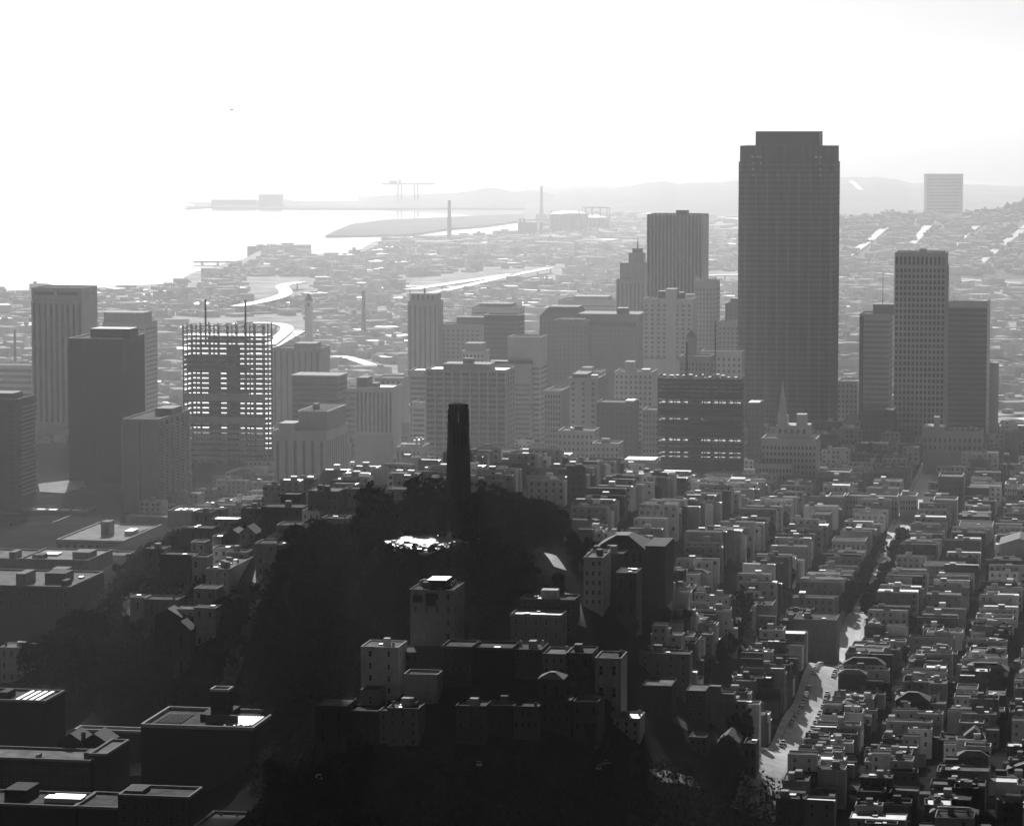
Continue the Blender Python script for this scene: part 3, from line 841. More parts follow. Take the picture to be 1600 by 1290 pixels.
balconies(t, w, H, 80, 24)
bx('shade_strip', 'concdark', t, w*.5 - .35, w*.5 + .35, -.06, -.01, 3, H - 2)  # flat strip; the shade of a recessed slot is put into its dark colour
for i in range(24):
    z = 8 + i * (H - 12) / 24
    bx('balcony', 'concdark', t, -1.3, -.01, 1, 7, z, z + 1.1)
for k in range(6):
    bx('balcony_divider', 'concdark', t, w + .02, w + 1.4, 8 + k * 12.6, 8.6 + k * 12.6, 5, H - 2)

# steel skeletons
def skeleton(label, xl, xr, yt, Y, depth, nf, nx, ny, dens, sparse_top, open_floors=()):
    t, w, H, _ = base_frame('steel_frame_tower', label, 'unfinished tower', xl, xr, yt, Y, depth)
    r = random.Random(nf)
    for i in range(nf):
        z = 5 + (H - 5) * (i + 1) / nf
        full = i < nf - sparse_top
        b = MB()
        if i in open_floors or i + 1 in open_floors:
            b.box(-.3, w + .3, -.3, depth + .3, z - .35, z)
        elif full:
            b.box(-.3, w + .3, -.3, depth + .3, z - .5, z).box(-.32, w + .32, -.5, -.31, z - 1.25, z + .1, 1).box(-.32, w + .32, depth + .31, depth + .5, z - 1.25, z + .1, 1).box(w + .31, w + .5, -.5, depth + .5, z - 1.25, z + .1, 1)
        else:
            for j in range(nx + 1):
                x = w * j / nx
                b.box(x - .25, x + .25, .3, depth - .3, z - .55, z - .01)
            for j in range(ny + 1):
                y = depth * j / ny
                b.box(-.3, w + .3, y - .25, y + .25, z - .5, z)
        b.build('floor_deck', ['deck', 'steel'] if full else 'steel', t)
        if full and i not in open_floors and r.random() < dens:
            u0 = r.choice((0, 0, .1, .3, .55)); u1 = min(1, u0 + r.choice((.35, .5, .8)))
            bx('floor_screen', 'steel', t, w*u0, w*u1, .4, depth * .9, z - (H - 5) / nf * r.uniform(.55, .95), z - .52)
    for i in range(nx + 1):
        for j in range(ny + 1):
            if 0 < i < nx and 0 < j < ny and (i + j) % 2: continue
            x, y = w * i / nx, depth * j / ny
            bx('column', 'steel', t, x - .45, x + .45, y - .45, y + .45, 0, H + r.uniform(0, 1.6))
    return t, w, H
t, w, H = skeleton('unfinished open steel skeleton with light showing between its floors and two masts on top', 286, 412, 508, 2450, 22, 27, 9, 2, .34, 2)
bx('core', 'concdark', t, w*.52, w*.64, 6, 15, 0, H*.86); bx('core', 'concdark', t, w*.3, w*.4, 7, 15, 0, H*.74)
for k in (8, 12.4): bx('cladding', 'concmid', t, -.6, w + .6, -.7, -.31, H*(k/27) + .8, H*((k + 1.6)/27))
for u in (.235, .73): MB().tube((w*u, 10, H*.86), (w*u, 10, H + 19), .9, .75, 6).build('derrick_mast', 'steel', t)
for i in range(6): bx('cladding', 'concmid', t, -.6, w + .6, -.72, -.32, 5 + i * 4.05 + .3, 5 + i * 4.05 + 2.5)
t, w, H = skeleton('dark unfinished steel frame with a slim derrick mast, in front of the broad dark tower', 1029, 1160, 590, 2150, 13, 26, 11, 2, .55, 1, (10, 11, 20, 23))
for i in range(26):
    z = 5 + (H - 5) * i / 26
    if i not in (7, 8, 11, 16, 20): bx('cladding', 'granite', t, -.6, w + .6, -.7, -.51, z + .2, z + 2.3)
bx('core', 'granite', t, w*.35, w*.5, 3, 10, 0, H - 2)
for i in range(12): bx('site_stack', 'deck', t, w*(.04 + .078*i), w*(.04 + .078*i) + R.uniform(1, 3), 4, 9, H + .01, H + R.uniform(.6, 2.4))
MB().tube((w*.665, 8, H), (w*.665, 8, H + 37), .6, .45, 6).build('derrick_mast', 'steel', t)
MB().tube((w*.32, 8, H), (w*.32, 8, H + 24), .8, .8, 6).build('derrick_mast', 'steel', t)

# left middle
tower('office_building', 'broad grey block with a centred roof house beside the open steel skeleton', 425, 500, 543, 2720, 34, 'concmid', 'strips', 8, ratio=.3, z0=8, ztop=3, proud=.3, cat='office building', glass='concdark', mech=[(.42, .85, .2, .8, 3.4, 'concmid')])
t, w, H = tower('office_building', 'lower dark grey block with an overhanging cornice, right of the open steel skeleton', 456, 528, 588, 2580, 30, 'concdark', 'bands', z0=6, band=.4, cat='office building', glass='granite')
bx('cornice', 'concmid', t, -1, w + 1, -1.2, 31, H + .02, H + 1.3)
t, w, H = tower('office_building', 'pale stepped building with window columns and a raised hall on its roof', 427, 508, 672, 2250, 66, 'conc', 'strips', 6, ratio=.34, nr=12, z0=5, ztop=7, proud=.5, cat='office building', glass='concdark')
b = MB().box(w*.42, w - 1, 9, 64, H - .9, H + 12); b.build('raised_hall', 'concmid', t)
bx('roof_rim', 'conc', t, w*.42 - .5, w - .5, 8.5, 64.5, H + 12.01, H + 13)
bx('hall_roof', 'tar', t, w*.42 + .8, w - 1.8, 10, 63, H + 13.01, H + 13.2)
bx('wing', 'conc', t, w*.1, w*.4, .5, 20, H + .01, H + 5)
bx('tank', 'concdark', t, w*.62, w*.72, 20, 26, H + 13.21, H + 17)
t, w, H = tower('office_tower', 'small pale tower with eight dark window stripes and a notched roof corner', 556, 613, 604, 2400, 30, 'conc', 'strips', 9, ratio=.55, z0=30, ztop=4, proud=.9, mech=[(0, .28, .1, .7, 6.5, 'concdark'), (.35, .5, .3, .7, 2, 'concdark')], roof='tin')
bx('lower_front', 'concmid', t, -.9, w + .4, -1.2, -.01, 0, 27)
t, w, H = tower('office_building', 'small pale ribbed building with white roof fittings, beside the round tower', 619, 656, 698, 2190, 32, 'conc', 'strips', 6, ratio=.5, z0=5, ztop=3, proud=.7, cat='office building', mech=[(.1, .9, .2, .25, 1.6, 'plaza'), (.5, .8, .5, .9, 3, 'plaza')])
for k in range(2): MB().tube((w*.75 + k*3, 8, H + .5), (w*.75 + k*3, 8, H + 6), 1.2, .9, 8).build('roof_vent', 'plaza', t)

# crowned brick tower and neighbours
t, w, H = tower('office_tower', 'slender old tower with a set-back crown and a finial, left of the round tower', 637, 684, 470, 2900, 24, 'concmid', 'strips', 6, ratio=.38, z0=6, ztop=4, proud=.5, glass='concdark')
bx('crown', 'concmid', t, w*.06, w*.94, 1.5, 22, H + .01, H + 6.5)
for i in range(5): bx('crown_window', 'concdark', t, w*(.14 + .16*i), w*(.22 + .16*i), 1.4, 1.49, H + 1, H + 5)
MB().tube((w*.5, 8, H + 6.5), (w*.5, 8, H + 12), .9, .3, 6).build('finial', 'concdark', t)
tower('office_building', 'grey windowed block joined to the slender crowned tower', 689, 750, 506, 2920, 24, 'concmid', 'windows', 8, fl=3.9, ratio=.45, cat='office building', mech=[(.36, 1.05, .3, .9, 6, 'concdark')])
t, w, H = tower('office_tower', 'pale flat-roofed tower with an overhanging lid, behind the black box tower', 737, 812, 479, 3020, 26, 'conc', 'bands', z0=6, band=.3)
bx('roof_lid', 'concdark', t, w*.16, w*.82, -1, 25, H + .3, H + 3)
tower('office_tower', 'short black box tower in front of the lidded pale tower', 756, 812, 492, 2800, 24, 'granite', 'bands', z0=6, band=.4, glass='towerglass', core='granite')
tower('office_building', 'narrow building with a white roof edge beside the ribbed wide slab', 640, 668, 578, 2480, 28, 'concmid', 'bands', z0=5, band=.4, cat='office building', roof='tin')
tower('parking_garage', 'open banded garage with bright decks, left of the round tower\'s head', 644, 664, 628, 2420, 26, 'conc', 'bands', z0=4, band=.5, fl=3.6, cat='garage', glass='concdark')
t, w, H = tower('office_tower', 'wide slab tower with nine thin white ribs, directly behind the round tower\'s head', 665, 791, 576, 2350, 34, 'concmid', 'bands', z0=8, ztop=1.5, band=.55, fl=3.7, roof='tin', mech=[(.2, .78, .15, .8, 3.5, 'concmid'), (.43, .55, .3, .5, 7, 'concdark')])
for i in range(10):
    x = .4 + (w - .8) * i / 9
    bx('rib', 'conc', t, x - .45, x + .45, -.9, -.11, 0, H - .2)
for i in range(4): bx('rib', 'conc', t, w + .11, w + .8, 1 + i*10, 1.8 + i*10, 0, H - .2)
t, w, H = tower('office_tower', 'plain pale tower with a blank upper block and banded lower floors', 793, 845, 526, 2500, 30, 'conc', 'bands', z0=6, ztop=22, band=.42, fl=3.8)
bx('lower_wing', 'concmid', t, -12, w*.76, -8, -.12, 0, H - 20)
for i in range(14): bx('window_band', 'concdark', t, -11.2, w*.76 - .8, -8.1, -8.01, 6 + i*3.7, 7.8 + i*3.7)
bx('roof_edge', 'granite', t, -12.2, w*.76 + .2, -8.2, -.13, H - 19.99, H - 18)

# old stone blocks
t, w, H = tower('office_building', 'bulky dark stone block with sloped roof ends, right of the blank pale tower', 843, 905, 494, 2820, 40, 'concdark', 'windows', 10, fl=3.9, ratio=.4, cat='office building')
MB().prism([(0, 0), (w, 0), (w, 40), (0, 40)], H + .02, H + 8, 0, [(7, 7), (w - 2, 7), (w - 2, 34), (7, 34)]).build('hipped_roof', 'concdark', t)
t, w, H = tower('office_building', 'long dark stone block with many small windows and a heavy cornice', 905, 998, 492, 2790, 40, 'concdark', 'windows', 14, fl=3.9, ratio=.4, cat='office building', mech=[(.62, .8, .1, .4, 6, 'granite')])
bx('cornice', 'concdark', t, -1, w + 1, -1.2, 41, H + .02, H + 1.2)
bx('arcade_band', 'granite', t, 2, w - 2, -.08, -.01, H - 9, H - 6)
tower('office_building', 'low dark stone wing in front of the long corniced block', 866, 918, 500, 2770, 20, 'concdark', 'windows', 8, fl=3.9, ratio=.4, cat='office building', mech=[(.1, .9, .2, .9, .8, 'gravel')])
tower('office_building', 'pale low block peeking above the dark stone blocks', 872, 962, 468, 3150, 40, 'conc', 'bands', z0=5, band=.2, cat='office building', mech=[(.25, .85, .2, .8, 3, 'conc')])
t, w, H = tower('office_tower', 'stepped old tower with a slim spike, left of the dark fluted tower', 963, 1008, 436, 3020, 30, 'concmid', 'strips', 7, ratio=.35, z0=6, ztop=4, proud=.4, glass='concdark')
bx('setback', 'concmid', t, w*.1, w*.98, 4, 27, H + .01, H + 15); bx('setback', 'concmid', t, w*.38, w*.9, 8, 22, H + 15.01, H + 24)
bx('setback', 'concdark', t, w*.5, w*.82, 10, 20, H + 24.01, H + 28); MB().tube((w*.66, 15, H + 28), (w*.66, 15, H + 38), .8, .15, 6).build('spike', 'concdark', t)
t, w, H = tower('office_tower', 'dark fluted tower with close vertical fins and a lighter right side', 1011, 1097, 335, 2900, 46, 'concmid', 'strips', 15, ratio=.66, z0=8, ztop=1.6, proud=.8, glass='granite', core='granite', mech=[(.5, .7, .2, .5, 3.6, 'granite')])
bx('side_wall', 'concmid', t, w + .01, w + .3, .3, 45.7, 0, H - 1.2)

# stone towers below the fluted one
t, w, H = tower('office_tower', 'pale old building with two shoulders and a blank central shaft, below the fluted tower', 1005, 1082, 466, 2700, 30, 'conc', 'windows', 8, fl=3.8, ratio=.45, z0=40)
bx('central_shaft', 'conc', t, w*.46, w*.68, -1.2, 12, 0, H + 8); bx('roof_house', 'granite', t, w*.3, w*.45, 2, 12, H + .01, H + 6); bx('roof_house', 'granite', t, w*.69, w*.82, 2, 12, H + .01, H + 5)
for z in (36, 62): bx('belt_course', 'concdark', t, -.3, w + .3, -.5, -.02, z, z + 1.5)
t, w, H = tower('office_tower', 'ornate old tower with a spiky white crown, overlapping the fluted tower\'s right edge', 1086, 1120, 438, 2760, 24, 'concmid', 'grid', 6, fl=3.8, ratio=.5, z0=8, ztop=6, proud=.5, glass='concdark')
for i in range(7): bx('crown_spike', 'conc', t, w*(.02 + .15*i), w*(.07 + .15*i), 0, 1.6, H + .01, H + (3.5 if i % 3 == 0 else 2))
bx('left_wing', 'concmid', t, -9, -.01, 3, 22, 0, H - 12)
tower('office_building', 'dark block with a stepped top tucked against the broad dark tower', 1133, 1172, 474, 2740, 26, 'concdark', 'windows', 6, fl=3.8, ratio=.4, cat='office building', mech=[(.2, .8, .1, .8, 4, 'concdark')])
tower('office_building', 'grey block below the dark block beside the broad dark tower', 1122, 1168, 502, 2690, 22, 'concmid', 'windows', 7, fl=3.8, ratio=.42, cat='office building')
t, w, H = tower('office_building', 'mid-height stone building with a small pyramid roof above the dark steel frame', 1062, 1110, 556, 2400, 24, 'concmid', 'windows', 8, fl=3.8, ratio=.45, cat='office building')
bx('turret', 'concmid', t, w*.2, w*.5, 3, 12, H + .01, H + 14); MB().prism([(w*.18, 2.6), (w*.52, 2.6), (w*.52, 12.4), (w*.18, 12.4)], H + 14.01, H + 19, 0, [(w*.34, 7), (w*.36, 7), (w*.36, 7.5), (w*.34, 7.5)]).build('pyramid_roof', 'concdark', t)
tower('office_building', 'long plain pale block right behind the dark steel frame', 1095, 1160, 548, 2480, 22, 'conc', 'windows', 8, fl=4.5, ratio=.4, cat='office building')

# the broad dark tower with its faceted bays
Y = 2500
t, w, H, _ = base_frame('dark_tower', 'tallest tower, broad and nearly black with faceted bays and a set-back top', 'office tower', 1157, 1301, 228, Y, 44)
nb = 13
def bays(w, d, nb, nd, a):
    p = []
    for i in range(nb): p += [(w*i/nb, 0), (w*(i+.5)/nb, -a)]
    for i in range(nd): p += [(w, d*i/nd), (w + a, d*(i+.5)/nd)]
    for i in range(nb): p += [(w*(nb-i)/nb, d), (w*(nb-i-.5)/nb, d + a)]
    for i in range(nd): p += [(0, d*(nd-i)/nd), (-a, d*(nd-i-.5)/nd)]
    return p
MB().prism(bays(w, 44, nb, 8, 1.6), 0, H - 12, 0).build('wall', 'baygranite', t)
MB().prism([(x*.992 + w*.004, y*.98 + .4) for x, y in bays(w, 44, nb, 8, 1.0)], H - 11.99, H, 0).build('upper_wall', 'granite', t)
bx('roof_house', 'granite', t, w*.155, w*.835, 5, 39, H + .01, H + 11)
bx('roof', 'tar', t, 1, w - 1, 1, 43, H + .02, H + .2)
for k, u in enumerate((.12, .17, .2, .8, .85)):
    for j in range(4 if k in (0, 4) else 2):
        link('window', unit('window', 'deck'), t, (w*u, -.85, H - 9.2 - j*4.6), (1.9, .12, 1.6))
for i in range(nb):
    for s in (0, 1):
        x0, x1 = w*(i + .06 + .5*s)/nb, w*(i + .44 + .5*s)/nb
        y0, y1 = (-.2, -1.45) if s == 0 else (-1.45, -.2)
        MB().prism([(x0, y0 - .12), (x1, y1 - .12), (x1, y1 + .3), (x0, y0 + .3)], 14, H - 20, 0).build('window_strip', 'bayglass' if (i*2 + s) % 3 == 1 else 'baygranite', t)
bx('plaza_base', 'concdark', t, -4, w + 4, -6, 48, 0, 6)

# right group
t, w, H = tower('office_tower', 'banded grey tower with a ribbed roof house, left of the lattice-windowed tower', 1343, 1392, 490, 2520, 36, 'concmid', 'bands', z0=8, band=.5, glass='concdark', fl=3.9, mech=[(.42, 1.1, .15, .7, 7, 'concdark')])
bx('corner_strip', 'granite', t, .01, w*.14, -.14, -.02, 0, H - 2)
MB().tube((w*.72, 10, H + 7), (w*.72, 10, H + 32), .35, .15, 5).build('antenna', 'steel', t)
t, w, H = tower('office_tower', 'slim pale lattice-windowed tower rising above its two neighbours', 1398, 1478, 394, 2360, 34, 'conc', 'grid', 12, nr=8, z0=14, ztop=11, ratio=.62, proud=.7, fl=4.1, band=.62, glass='granite', mech=[(.46, .6, .4, .6, 2.2, 'conc')])
for i in range(12): bx('top_louvre', 'granite', t, w*(i + .22)/12 , w*(i + .78)/12, -.12, -.02, H - 9, H - 3.2)
for i in range(14): bx('base_column', 'conc', t, w*i/13.6, w*i/13.6 + .9, -1.2, -.71, 0, 11)
t, w, H = tower('office_tower', 'dark banded tower with a white corner post, right of the lattice-windowed tower', 1482, 1545, 472, 2480, 20, 'concdark', 'bands', z0=8, band=.62, glass='granite', fl=3.9)
bx('corner_post', 'plaza', t, w - .6, w + 1.6, -.8, .8, 0, H + 2.4); bx('parapet_band', 'concmid', t, -.3, w - .7, -.5, -.12, H - 4, H + .3)
bx('entrance_wing', 'concmid', t, w + .2, w + 8, 4, 18, 0, 62)

# the lower buildings in the murk in front of downtown
LOW = [
 ('office_building', 'pale block with a grid of bright window squares, right of the ribbed wide slab', 851, 876, 610, 2300, 40, 'conc', 'windows', 6, 4.0, .55, ()),
 ('office_building', 'tall blank-sided grey block stepping up behind the bright window squares', 888, 935, 590, 2360, 40, 'concmid', 'windows', 3, 4.0, .3, ((.1, .6, .1, .8, 2.5, 'concdark'), (.7, .9, .2, .4, 1.4, 'tin'))),
 ('office_building', 'dark box building with a white roof hatch, beside the blank grey block', 932, 990, 628, 2280, 30, 'concdark', 'windows', 8, 4.2, .35, ((.75, .98, .2, .7, .9, 'tin'),)),
 ('office_building', 'pale building with a square turret left of the dark steel frame', 960, 1020, 580, 2420, 30, 'conc', 'windows', 8, 4.0, .4, ((.25, .5, .1, .5, 7, 'conc'), (.7, .9, .1, .4, 1.5, 'tin'))),
 ('office_building', 'light stepped loft building in front of the blank grey block', 872, 928, 672, 2160, 26, 'conc', 'windows', 8, 4.2, .42, ((.35, .6, .3, .6, 2, 'tar'), (.3, .42, .2, .4, 1.4, 'tin'))),
 ('office_building', 'narrow grey loft building just left of the dark steel frame', 1004, 1030, 640, 2220, 26, 'concmid', 'windows', 5, 4.0, .4, ()),
 ('office_building', 'small pale annex with a white parapet left of the dark steel frame', 925, 968, 692, 2120, 20, 'conc', 'windows', 6, 4.0, .4, ((.3, .6, .2, .5, 2.5, 'concmid'),)),
 ('garage_building', 'low building with an arched pale roof, left of the dark steel frame\'s foot', 972, 1026, 722, 2080, 24, 'concmid', 'plain', 4, 4.0, .4, ((.05, .95, .1, .9, 1.6, 'tin'),)),
 ('office_building', 'dark narrow building with a white roof, right of the dark steel frame', 1168, 1188, 630, 2230, 30, 'concdark', 'windows', 3, 4.0, .4, ((.05, .95, .05, .6, .6, 'tin'),)),
 ('apartment_building', 'long low pale building with small windows at the foot of the broad dark tower', 1180, 1240, 724, 2060, 22, 'conc', 'windows', 11, 4.4, .45, ()),
 ('apartment_building', 'pale block with tall ribs at the dark steel frame\'s right foot', 1136, 1170, 752, 1960, 18, 'conc', 'windows', 8, 9.0, .35, ((.1, .8, .3, .8, 1.2, 'tin'),)),
 ('apartment_building', 'dark box building with one white side edge, near the right-hand towers', 1466, 1508, 744, 2010, 24, 'concdark', 'windows', 5, 4.0, .3, ()),
 ('apartment_building', 'low pale blank-walled building in front of the dark white-edged box', 1458, 1500, 780, 1940, 18, 'conc', 'plain', 4, 4, .4, ()),
 ('apartment_building', 'slim white building with four window rows at the right edge of the murk', 1570, 1594, 756, 1990, 16, 'white', 'windows', 5, 3.8, .5, ((.3, .9, .3, .8, 2.4, 'conc'),)),
 ('apartment_building', 'white-fronted building with square windows at the left end of the long grey terrace', 1294, 1322, 774, 1950, 18, 'white', 'windows', 6, 3.6, .5, ()),
 ('apartment_building', 'long grey terrace with even window rows between two white-fronted buildings', 1322, 1406, 774, 1955, 18, 'concmid', 'windows', 16, 3.6, .45, ()),
 ('apartment_building', 'white-fronted building with square windows at the right end of the long grey terrace', 1406, 1436, 774, 1945, 18, 'white', 'windows', 6, 3.6, .5, ((.1, .5, .3, .7, 2, 'concmid'),)),
 ('warehouse', 'long low building with a white roof edge near the white zigzag plaza', 1276, 1330, 738, 2060, 24, 'concmid', 'bands', 4, 4.4, .4, ((.02, .98, .02, .1, .8, 'tin'),)),
 ('office_building', 'dim grey block between the broad dark tower and the banded tower', 1308, 1342, 595, 2560, 30, 'conc', 'windows', 5, 4, .4, ()),
 ('office_building', 'dark low block in front of the banded grey tower', 1344, 1398, 640, 2330, 30, 'concdark', 'windows', 7, 4, .35, ()),
 ('office_building', 'pale horizontal block at the picture\'s left edge behind the dark apartment tower', -30, 48, 570, 2850, 40, 'conc', 'bands', 4, 5, .4, ()),
 ('office_building', 'small grey building showing between the striped towers left of the round tower', 586, 626, 590, 2620, 30, 'concmid', 'windows', 5, 4, .4, ()),
 ('office_building', 'pale low building right of the lower corniced block', 534, 556, 606, 2600, 30, 'conc', 'bands', 5, 4, .4, ()),
 ('office_building', 'square pale building with a stack of roof rooms above the ribbed wide slab', 722, 756, 548, 2620, 24, 'conc', 'windows', 6, 4, .45, ((.1, .9, .1, .8, 6, 'concmid'),)),
 ('office_building', 'white blank block high behind the bright window squares', 900, 940, 580, 2560, 24, 'concmid', 'windows', 6, 4, .4, ((.2, .6, .1, .6, 3, 'concmid'),)),
]
for nm, lab, xl, xr, yt, Y, d, wl, stl, n, fl, ra, me in LOW:
    tower(nm, lab, xl, xr, yt, Y, d, wl, stl, n, fl=fl, ratio=ra, mech=me, z0=4, ztop=2, cat='office building' if nm == 'office_building' else nm.replace('_', ' '), glass='concdark' if wl != 'concdark' else 'granite', roof=R.choice(('tar', 'gravel', 'gravel')))

# the stepped white building with a spire, and the large pale building with a broken roofline
t, w, H = tower('stepped_building', 'pale stepped building topped by a pointed church-like spire, before the broad dark tower', 1190, 1278, 684, 2080, 26, 'conc', 'windows', 14, fl=4, ratio=.5, cat='building', z0=3)
bx('upper_tier', 'conc', t, w*.26, w*.86, 3, 22, H + .01, H + 8); bx('left_turret', 'conc', t, w*.28, w*.46, 4, 12, H + 8.01, H + 14); bx('right_turret', 'conc', t, w*.62, w*.8, 4, 14, H + 8.01, H + 15)
x = w*.36
MB().prism([(x-2.6, 5), (x+2.6, 5), (x+2.6, 10), (x-2.6, 10)], H + 14.01, H + 36, 0, [(x-.15, 7.4), (x+.15, 7.4), (x+.15, 7.6), (x-.15, 7.6)]).build('spire', 'conc', t)
for i in range(5): bx('tier_window', 'concdark', t, w*(.3 + .11*i), w*(.35 + .11*i), 2.9, 2.99, H + 3, H + 5.6)
t, w, H = tower('hotel_building', 'large pale building with a ragged roofline and stair tower, behind the right-hand house rows', 1442, 1538, 672, 2200, 26, 'conc', 'windows', 12, fl=5, ratio=.4, cat='building', z0=22, ztop=4)
bx('stair_tower', 'conc', t, w*.18, w*.28, 0.5, 8, H + .01, H + 9); bx('left_block', 'conc', t, .3, w*.36, .4, 20, H + .01, H + 2.5)
for i in range(6): bx('roof_vent', 'tin', t, w*(.42 + .09*i), w*(.46 + .09*i), 3, 8, H + .01, H + R.uniform(1, 3))
# ------------------------------------------------------------------ streets
SC0, SCW = -113.0, 10.0                       # the sunlit street: its middle line and the width of its roadway
CROSS = [1150 + 104 * i for i in range(-1, 12)]
def cpt(c, a): x, y = ca(c, a); return Vector((x, y, 0))
sheet('road', [cpt(SC0, 1090), cpt(SC0, 2480)], SCW, 0.25, 'asphalt')
for s in (-1, 1): sheet('pavement', [cpt(SC0 + s * 6.5, 1090), cpt(SC0 + s * 6.5, 2480)], 2.8, 0.40, 'paving')
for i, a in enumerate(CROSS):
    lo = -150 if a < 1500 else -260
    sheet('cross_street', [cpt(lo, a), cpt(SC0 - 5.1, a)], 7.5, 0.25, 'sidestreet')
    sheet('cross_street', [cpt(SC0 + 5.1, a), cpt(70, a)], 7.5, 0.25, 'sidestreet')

# ------------------------------------------------------------------ houses
ORD = ['first', 'second', 'third', 'fourth', 'fifth', 'sixth', 'seventh', 'eighth', 'ninth', 'tenth', 'eleventh', 'twelfth', 'thirteenth', 'fourteenth', 'fifteenth', 'sixteenth', 'seventeenth', 'eighteenth', 'nineteenth', 'twentieth']
TENS = {20: 'twenty', 30: 'thirty', 40: 'forty', 50: 'fifty', 60: 'sixty', 70: 'seventy'}
def ordinal(n):
    if n <= 20: return ORD[n - 1]
    t, u = n // 10 * 10, n % 10
    return (TENS[t][:-1] + 'ieth') if u == 0 else TENS[t] + '-' + ORD[u - 1]
NUM = {2: 'two', 3: 'three', 4: 'four', 5: 'five', 6: 'six', 7: 'seven', 8: 'eight'}

def house_parts(t, w, d, lift, h, tone, r, storeys, roof='flat', wins=2, swins=0, hut=0, chim=0, sky=0, bay=0, cornice=0, roofm='tar', wr=1.15, rear=0):
    """walls stand from lift (the buried foot) to lift + h; the near wall is y = 0, the right wall x = w"""
    top = lift + h
    b = MB().box(0, w, 0, d, 0, top)
    if roof == 'flat': parapet(b, w, d, top, r.uniform(.35, .9), .25)
    if roof == 'gable':
        q = min(w * .42, 3.4)
        b.face([(0, 0, top), (w, 0, top), (w/2, 0, top + q)]).face([(0, d, top), (w/2, d, top + q), (w, d, top)])
    b.build('wall', tone, t)
    if roof == 'flat':
        bx('roof', roofm, t, .26, w - .26, .26, d - .26, top + .01, top + .12)
    elif roof == 'gable':
        e = .4
        b = MB()
        for s in (0, 1):
            xo, xi = (-e if s == 0 else w + e), w / 2
            zo, zi = top - e * q / (w / 2), top + q
            b.face([(xo, -e, zo + .02), (xi, -e, zi + .02), (xi, d + e, zi + .02), (xo, d + e, zo + .02)] if s else [(xi, -e, zi + .02), (xo, -e, zo + .02), (xo, d + e, zo + .02), (xi, d + e, zi + .02)])
            b.face([(xo, -e, zo - .2), (xo, d + e, zo - .2), (xi, d + e, zi - .2), (xi, -e, zi - .2)])
            b.face([(xo, -e, zo - .2), (xi, -e, zi - .2), (xi, -e, zi + .02), (xo, -e, zo + .02)])
        b.build('roof', 'shingle', t)
    else:                                                # hipped
        k = min(w, d) * .38
        MB().prism([(-.5, -.5), (w + .5, -.5), (w + .5, d + .5), (-.5, d + .5)], top + .02, top + k * .6, 0, [(w/2 - max(.1, w/2 - k), d/2 - max(.1, d/2 - k)), (w/2 + max(.1, w/2 - k), d/2 - max(.1, d/2 - k)), (w/2 + max(.1, w/2 - k), d/2 + max(.1, d/2 - k)), (w/2 - max(.1, w/2 - k), d/2 + max(.1, d/2 - k))]).build('roof', 'shingle', t)
    fh = h / storeys
    wk = tone if tone in WIN else 'pale grey'
    trim = wk if r.random() < .65 else {'white': 'white', 'pale grey': 'white', 'grey': 'pale grey', 'dark grey': 'grey', 'blackish': 'dark grey'}[wk]
    wm = WIN[trim]
    bays = []
    if bay and w > 6:
        bw = min(2.6, w * .32)
        for u in ((.25, .75) if w > 8.5 else (.5,)):
            x = w * u
            MB().prism([(x - bw/2, -.01), (x - bw/2 + .5, -1.0), (x + bw/2 - .5, -1.0), (x + bw/2, -.01)], top - fh * (storeys - 1) + .3, top - .5).build('bay_window', trim, t)
            bays.append((x, bw))
    for k in range(storeys):
        z = top - (k + 1) * fh + fh * .28
        if bays and k < storeys - 1:
            for x, bw in bays: win(t, wm, x - bw/2 + .55, -1.01, z, bw - 1.1, fh * .5)
            continue
        if k == storeys - 1 and storeys > 2 and r.random() < .5: continue
        for j in range(wins):
            if r.random() < .12: continue
            win(t, wm, w * (j + .5) / wins - wr / 2, -.01, z + r.choice((0, 0, .15)), wr, fh * .5)
        for j in range(swins):
            win(t, wm, w + .01, d * (j + .5) / swins - wr / 2, z, wr, fh * .5, 1)
    if roof != 'flat': hut = sky = 0
    if rear:
        rw = r.uniform(2.5, 5)
        y0 = r.uniform(0, d * .4)
        bx('rear_wing', r.choice((tone, 'grey', 'dark grey')), t, *((w + .01, w + rw) if r.random() < .5 else (-rw, -.01)), y0, y0 + r.uniform(3, d * .55), 0, lift + h * r.uniform(.3, .7))
    if cornice and roof == 'flat':
        bx('cornice', trim, t, -.3, w + .3, -.55, -.06, top + .05, top + .5)
    for k in range(hut):
        x, y = r.uniform(.1, .6) * w, r.uniform(.15, .6) * d
        ubox('stair_hut', r.choice((tone, 'pale grey', 'grey')), t, x, x + r.uniform(2, 3), y, y + r.uniform(2.4, 4), top + .13, top + r.uniform(2.2, 2.9))
    for k in range(chim):
        x, y = r.choice((.04, .8)) * w, r.uniform(.1, .85) * d
        ubox('chimney', r.choice(('dark grey', 'grey', 'pale grey')), t, x, x + .8, y, y + .8, top + .13, top + (1.9 if roof == 'flat' else 3.4))
    for k in range(sky):
        x, y = r.uniform(.15, .65) * w, r.uniform(.1, .75) * d
        ubox('skylight', 'skylight', t, x, x + r.uniform(1.2, 2.2), y, y + r.uniform(1.5, 3), top + .13, top + .65)
    return top

def house_at(c, a, w, d, h, label, group, tone, r, name='house', cat='house', **kw):
    x, y = ca(c, a)
    zs = [T(*ca(c + u * w, a + v * d)) for u in (0, .5, 1) for v in (0, .5, 1)]
    zb = min(zs) - .6
    lift = max(.6, (sum(zs) / 9) - zb)
    t = thing(name, label, cat, (x, y, zb), -G, group)
    house_parts(t, w, d, lift, h, tone, r, **kw)
    return t

